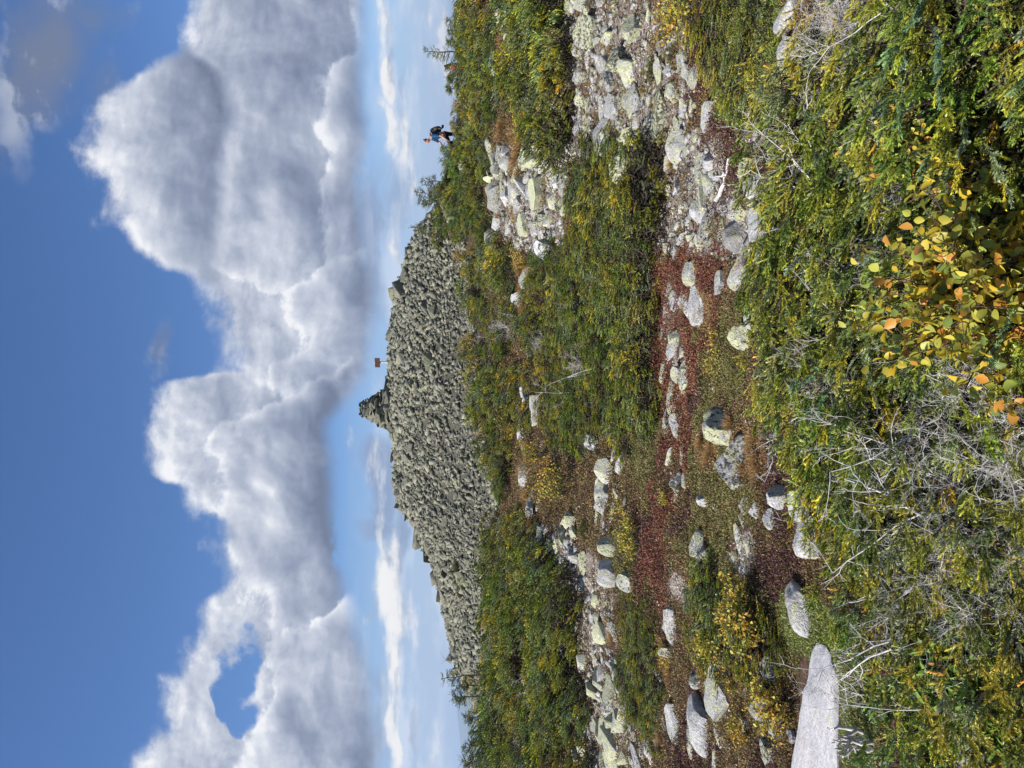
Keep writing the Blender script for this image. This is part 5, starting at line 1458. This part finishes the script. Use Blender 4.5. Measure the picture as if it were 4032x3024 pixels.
# ------------------------------------------------------------------ hikers
def skin(name, nodes, edges, mat, parent=None, sub=2, root=0):
    """nodes: (x, y, z, radius) -> one continuous surface grown round a skeleton"""
    m = bpy.data.meshes.new(name)
    m.from_pydata([n[:3] for n in nodes], edges, [])
    o = bpy.data.objects.new(name, m); COL.objects.link(o)
    s = o.modifiers.new('skin', 'SKIN'); s.use_smooth_shade = True
    for i, v in enumerate(m.skin_vertices[0].data):
        r = nodes[i][3]; v.radius = r if isinstance(r, tuple) else (r, r); v.use_root = (i == root)
    if sub:
        d = o.modifiers.new('sub', 'SUBSURF'); d.levels = d.render_levels = sub
    dg = bpy.context.evaluated_depsgraph_get()
    em = bpy.data.meshes.new_from_object(o.evaluated_get(dg))
    bpy.data.objects.remove(o); bpy.data.meshes.remove(m)
    em.name = name; em.materials.clear(); em.materials.append(mat)
    for p in em.polygons: p.use_smooth = True
    return link(name, em, parent)

def chain(nodes, edges, start, pts):
    """append a chain of (x,y,z,r) hanging on node index start; returns its last index"""
    prev = start
    for p in pts:
        nodes.append(p); edges.append((prev, len(nodes) - 1)); prev = len(nodes) - 1
    return prev

def build_people():
    skinm = plain_mat('hiker skin', (.46, .25, .17), (.40, .21, .14), 30, .55, .3, .05)  # one skin tone, lightly mottled
    hairm = plain_mat('brown hair', (.115, .055, .028), (.06, .03, .018), 90, .6, .3)
    shirtm, nt, out = new_mat('blue checked shirt')
    g_ = nt.nodes.new('ShaderNodeTexCoord'); sx = nt.nodes.new('ShaderNodeSeparateXYZ'); nt.links.new(g_.outputs['Object'], sx.inputs[0])
    def bands(o, k, w):
        a = N.op(nt, 'FRACT', N(nt, o) * k); return (a - .5).abs().step(w, w * .7)
    chk = bands(sx.outputs[2], 14.0, .2).max(bands(sx.outputs[0], 14.0, .16))
    princ(nt, out, mixc(nt, chk, (.03, .11, .22), (.012, .03, .075)), .85, .15)
    pantm = plain_mat('black trousers', (.016, .018, .024), (.01, .011, .015), 40, .8, .2)
    packm = plain_mat('black rucksack cloth', (.022, .023, .028), (.012, .012, .015), 60, .7, .25)
    olive = plain_mat('olive pack pocket', (.10, .11, .06), (.07, .075, .04), 60, .7, .2)
    pale = plain_mat('pale webbing', (.45, .45, .45), (.35, .35, .36), 60, .7, .2)
    boot = plain_mat('dark boots', (.04, .03, .025), (.02, .018, .015), 40, .7, .2)
    redm = plain_mat('red sleeve cloth', (.30, .05, .04), (.2, .03, .03), 40, .8, .2)
    greym = plain_mat('grey jacket', (.15, .145, .15), (.10, .10, .105), 40, .8, .2)
    eyem = plain_mat('dark eyes', (.02, .015, .01), (.01, .01, .01), 40, .3, .5)

    def hand(nodes, edges, wrist, d, side, k=1.0):
        """palm, four curled fingers and a thumb from the wrist node"""
        w = np.array(nodes[wrist][:3]); d = unit(np.array(d, float)); s = unit(np.array(side, float)); n = np.cross(d, s)
        palm = w + d * .055 * k
        nodes.append((*palm, (.034 * k, .018 * k))); edges.append((wrist, len(nodes) - 1)); pi = len(nodes) - 1
        for j, (off, L) in enumerate(((-.03, .068), (-.01, .080), (.01, .074), (.03, .058))):
            b = palm + d * .035 * k + s * off * k
            chain(nodes, edges, pi, [(*b, .0095 * k), (*(b + d * L * .5 * k + n * .012 * k), .009 * k), (*(b + d * L * .85 * k + n * .035 * k), .008 * k)])
        b = palm - d * .01 * k - s * .036 * k
        chain(nodes, edges, pi, [(*b, .011 * k), (*(b + d * .035 * k - s * .02 * k + n * .01 * k), .0095 * k)])

    # ---- hiker stepping up towards the cairn, bent forward under a rucksack
    d = ray(1748, 527); d = d * (33.0 / d.y)
    ox, oy, oz = d.x, 33.0, EYE.z + d.z - .88
    root = link('person', None, None, (ox, oy, oz)); root.empty_display_size = .3
    tag(root, 'hiker in blue checked shirt and black trousers bending forward up the ridge', 'person')
    Nn = [(0, 0, .90, (.15, .12)), (-.05, 0, 1.10, (.15, .12)), (-.13, 0, 1.32, (.17, .125)), (-.20, 0, 1.44, (.10, .09)), (-.255, 0, 1.50, (.056, .056)), (-.31, 0, 1.555, (.075, .07)), (-.335, 0, 1.61, (.098, .082)), (-.34, 0, 1.675, (.088, .078))]
    E = [(i, i + 1) for i in range(7)]
    # jaw, nose
    chain(Nn, E, 6, [(-.40, 0, 1.57, (.055, .05)), (-.425, 0, 1.545, (.035, .035))])
    chain(Nn, E, 6, [(-.425, 0, 1.625, .03), (-.452, 0, 1.615, .014)])
    # near arm and far arm
    a = chain(Nn, E, 2, [(-.15, -.19, 1.36, .068), (-.155, -.23, 1.17, .052), (-.17, -.24, 1.00, .045), (-.26, -.24, .87, .04), (-.335, -.23, .765, .028)]); hand(Nn, E, a, (-.55, 0, -.8), (.8, .2, -.5))
    a = chain(Nn, E, 2, [(-.18, .19, 1.36, .068), (-.26, .22, 1.18, .050), (-.33, .22, 1.03, .044), (-.42, .18, 1.0, .036), (-.50, .12, .98, .027)]); hand(Nn, E, a, (-1, -.3, -.2), (0, .5, .8))
    # standing leg, raised leg
    chain(Nn, E, 0, [(.02, .09, .84, .11), (.03, .10, .62, .085), (.03, .10, .46, .06), (.06, .10, .26, .056), (.05, .10, .09, .042), (-.06, .10, .045, .036), (-.13, .10, .04, .03)])
    chain(Nn, E, 0, [(-.05, -.09, .85, .11), (-.25, -.11, .73, .088), (-.43, -.11, .62, .062), (-.40, -.11, .44, .056), (-.36, -.11, .27, .042), (-.46, -.11, .23, .036), (-.53, -.11, .225, .03)])
    skin('body', Nn, E, skinm, root, 2)
    shirt = [(-.01, 0, .93, (.165, .14)), (-.05, 0, 1.10, (.168, .138)), (-.13, 0, 1.32, (.185, .142)), (-.195, 0, 1.425, (.12, .105)), (-.225, 0, 1.46, (.075, .075))]
    e2 = [(i, i + 1) for i in range(4)]
    chain(shirt, e2, 2, [(-.15, -.19, 1.36, .085), (-.155, -.23, 1.18, .070), (-.165, -.24, 1.06, .062)])
    chain(shirt, e2, 2, [(-.18, .19, 1.36, .085), (-.26, .22, 1.18, .068), (-.31, .22, 1.08, .060)])
    skin('shirt', shirt, e2, shirtm, root, 2)
    tr = [(0, 0, .93, (.165, .14)), (0, 0, .86, (.16, .14))]; e3 = [(0, 1)]
    chain(tr, e3, 1, [(.02, .09, .80, .125), (.03, .10, .62, .100), (.03, .10, .46, .076), (.055, .10, .26, .072), (.05, .10, .13, .064)])
    chain(tr, e3, 1, [(-.06, -.09, .83, .125), (-.25, -.11, .73, .105), (-.43, -.11, .62, .080), (-.40, -.11, .44, .072), (-.365, -.11, .32, .064)])
    skin('trousers', tr, e3, pantm, root, 2)
    for nm, x, y, z in (('boot', .05, .10, .0), ('boot', -.36, -.11, .185)):
        skin(nm, [(x, y, z + .14, .052), (x, y, z + .06, .054), (x - .08, y, z + .045, .046), (x - .17, y, z + .04, .036)], [(0, 1), (1, 2), (2, 3)], boot, root, 2)
    skin('hair', [(-.255, 0, 1.60, (.06, .075)), (-.30, 0, 1.66, (.096, .094)), (-.345, 0, 1.715, (.075, .082)), (-.29, 0, 1.76, (.03, .03)), (-.27, 0, 1.80, (.042, .042))], [(0, 1), (1, 2), (1, 3), (3, 4)], hairm, root, 2, 1)
    bm = bmesh.new()
    for s in (-1, 1): bmesh.ops.create_uvsphere(bm, u_segments=10, v_segments=8, radius=.013, matrix=Matrix.Translation((-.408, s * .034, 1.643)))
    bm_obj('eyes', bm, eyem, root)
    for s in (-1, 1):
        skin('ear', [(-.325, s * .085, 1.60, .012), (-.318, s * .095, 1.625, .016), (-.318, s * .092, 1.65, .011)], [(0, 1), (1, 2)], skinm, root, 1)
    # the rucksack
    pr = link('rucksack', None, None, (ox + .15, oy + .02, oz + .92)); pr.empty_display_size = .2
    tag(pr, "black rucksack with an olive side pocket on the blue shirted hiker's back", 'backpack')
    skin('pack_body', [(.06, 0, .06, (.16, .15)), (.05, 0, .24, (.175, .16)), (-.02, 0, .44, (.155, .15)), (-.10, 0, .56, (.10, .12))], [(0, 1), (1, 2), (2, 3)], packm, pr, 2)
    skin('side_pocket', [(.04, -.15, .02, (.08, .03)), (.05, -.16, .14, (.085, .04)), (.04, -.155, .22, (.06, .02))], [(0, 1), (1, 2)], olive, pr, 2)
    skin('top_pocket', [(-.02, -.12, .40, .07), (.05, -.12, .32, .075), (.11, -.10, .20, .05)], [(0, 1), (1, 2)], olive, pr, 2)
    skin('bottom_roll', [(.16, -.13, .03, .05), (.22, 0, .0, .055), (.16, .13, .03, .05)], [(0, 1), (1, 2)], packm, pr, 2)
    for s in (-1, 1):
        skin('shoulder_strap', [(-.14, s * .12, .58, .028), (-.28, s * .13, .54, .028), (-.36, s * .13, .40, .028), (-.33, s * .15, .22, .024), (-.18, s * .16, .08, .022)], [(i, i + 1) for i in range(4)], packm, pr, 2)
        skin('webbing', [(-.30, s * .165, .50, .010), (-.345, s * .17, .38, .010)], [(0, 1)], pale, pr, 1)
    # ---- a second walker beyond the ridge: head and shoulders with long hair
    d = ray(1762, 262); d = d * (35.0 / d.y)
    root = link('person', None, None, (d.x, 35.0, EYE.z + d.z - 1.62)); root.empty_display_size = .3
    tag(root, 'walker behind the ridge shrubs with only a long haired head showing', 'person')
    Nn = [(0, 0, .95, (.16, .12)), (0, 0, 1.2, (.15, .12)), (-.02, 0, 1.38, (.17, .12)), (-.03, 0, 1.48, (.055, .055)), (-.05, 0, 1.56, (.07, .075)), (-.06, 0, 1.64, (.095, .08)), (-.05, 0, 1.70, (.085, .08))]
    E = [(i, i + 1) for i in range(6)]
    chain(Nn, E, 5, [(-.15, 0, 1.64, .032), (-.175, 0, 1.63, .015)]); chain(Nn, E, 5, [(-.12, 0, 1.575, .05)])
    for s in (-1, 1):
        a = chain(Nn, E, 2, [(0, s * .2, 1.38, .065), (.02, s * .23, 1.12, .05), (-.06, s * .22, .9, .036), (-.1, s * .22, .86, .027)]); hand(Nn, E, a, (-.3, 0, -1), (1, 0, 0))
        chain(Nn, E, 0, [(0, s * .1, .85, .11), (0, s * .1, .48, .06), (.02, s * .1, .1, .045), (-.12, s * .1, .04, .035)])
    skin('body', Nn, E, skinm, root, 2)
    sh = [(0, 0, .9, (.17, .14)), (0, 0, 1.2, (.165, .135)), (-.02, 0, 1.37, (.18, .135)), (-.03, 0, 1.45, .08)]; e = [(0, 1), (1, 2), (2, 3)]
    for s in (-1, 1): chain(sh, e, 2, [(0, s * .2, 1.37, .08), (.02, s * .23, 1.14, .065)])
    skin('shirt', sh, e, redm, root, 2)
    tr = [(0, 0, .95, (.165, .14)), (0, 0, .86, (.16, .14))]; e = [(0, 1)]
    for s in (-1, 1): chain(tr, e, 1, [(0, s * .1, .8, .12), (0, s * .1, .48, .075), (.02, s * .1, .12, .06)])
    skin('trousers', tr, e, pantm, root, 2)
    skin('hair', [(-.03, 0, 1.72, (.09, .095)), (.02, 0, 1.66, (.09, .098)), (.05, 0, 1.54, (.08, .095)), (.08, 0, 1.42, (.06, .09)), (-.06, 0, 1.76, (.05, .06))], [(0, 1), (1, 2), (2, 3), (0, 4)], hairm, root, 2, 1)
    # ---- a third walker bending over beyond the skyline spruces
    d = ray(1795, 110); d = d * (34.5 / d.y)
    root = link('person', None, None, (d.x, 34.5, EYE.z + d.z - .92)); root.empty_display_size = .3
    tag(root, 'figure in a grey jacket bending over behind the skyline spruces', 'person')
    Nn = [(.22, 0, .86, (.15, .12)), (.05, 0, .95, (.14, .12)), (-.16, 0, .95, (.16, .12)), (-.27, 0, .88, (.06, .06)), (-.34, 0, .83, (.09, .08)), (-.40, 0, .80, (.08, .075))]
    E = [(i, i + 1) for i in range(5)]
    chain(Nn, E, 4, [(-.37, 0, .74, .04)])
    for s in (-1, 1):
        a = chain(Nn, E, 2, [(-.16, s * .19, .92, .065), (-.16, s * .22, .68, .048), (-.2, s * .2, .46, .036), (-.22, s * .2, .40, .027)]); hand(Nn, E, a, (-.2, 0, -1), (1, 0, 0))
        chain(Nn, E, 0, [(.2, s * .1, .8, .11), (.12, s * .1, .45, .06), (.2, s * .1, .1, .045), (.06, s * .1, .04, .035)])
    skin('body', Nn, E, skinm, root, 2)
    sh = [(.20, 0, .87, (.165, .14)), (.05, 0, .955, (.16, .14)), (-.15, 0, .955, (.175, .14)), (-.23, 0, .905, .08)]; e = [(0, 1), (1, 2), (2, 3)]
    for s in (-1, 1): chain(sh, e, 2, [(-.16, s * .19, .92, .08), (-.16, s * .22, .68, .062), (-.19, s * .21, .52, .05)])
    skin('jacket', sh, e, greym, root, 2)
    tr = [(.24, 0, .86, (.165, .14)), (.21, 0, .80, (.15, .13))]; e = [(0, 1)]
    for s in (-1, 1): chain(tr, e, 1, [(.18, s * .1, .72, .12), (.12, s * .1, .45, .078), (.2, s * .1, .12, .06)])
    skin('trousers', tr, e, pantm, root, 2)
    skin('hair', [(-.31, 0, .90, (.085, .09)), (-.39, 0, .875, (.075, .085)), (-.27, 0, .92, (.05, .07))], [(0, 1), (0, 2)], hairm, root, 2)
build_people()
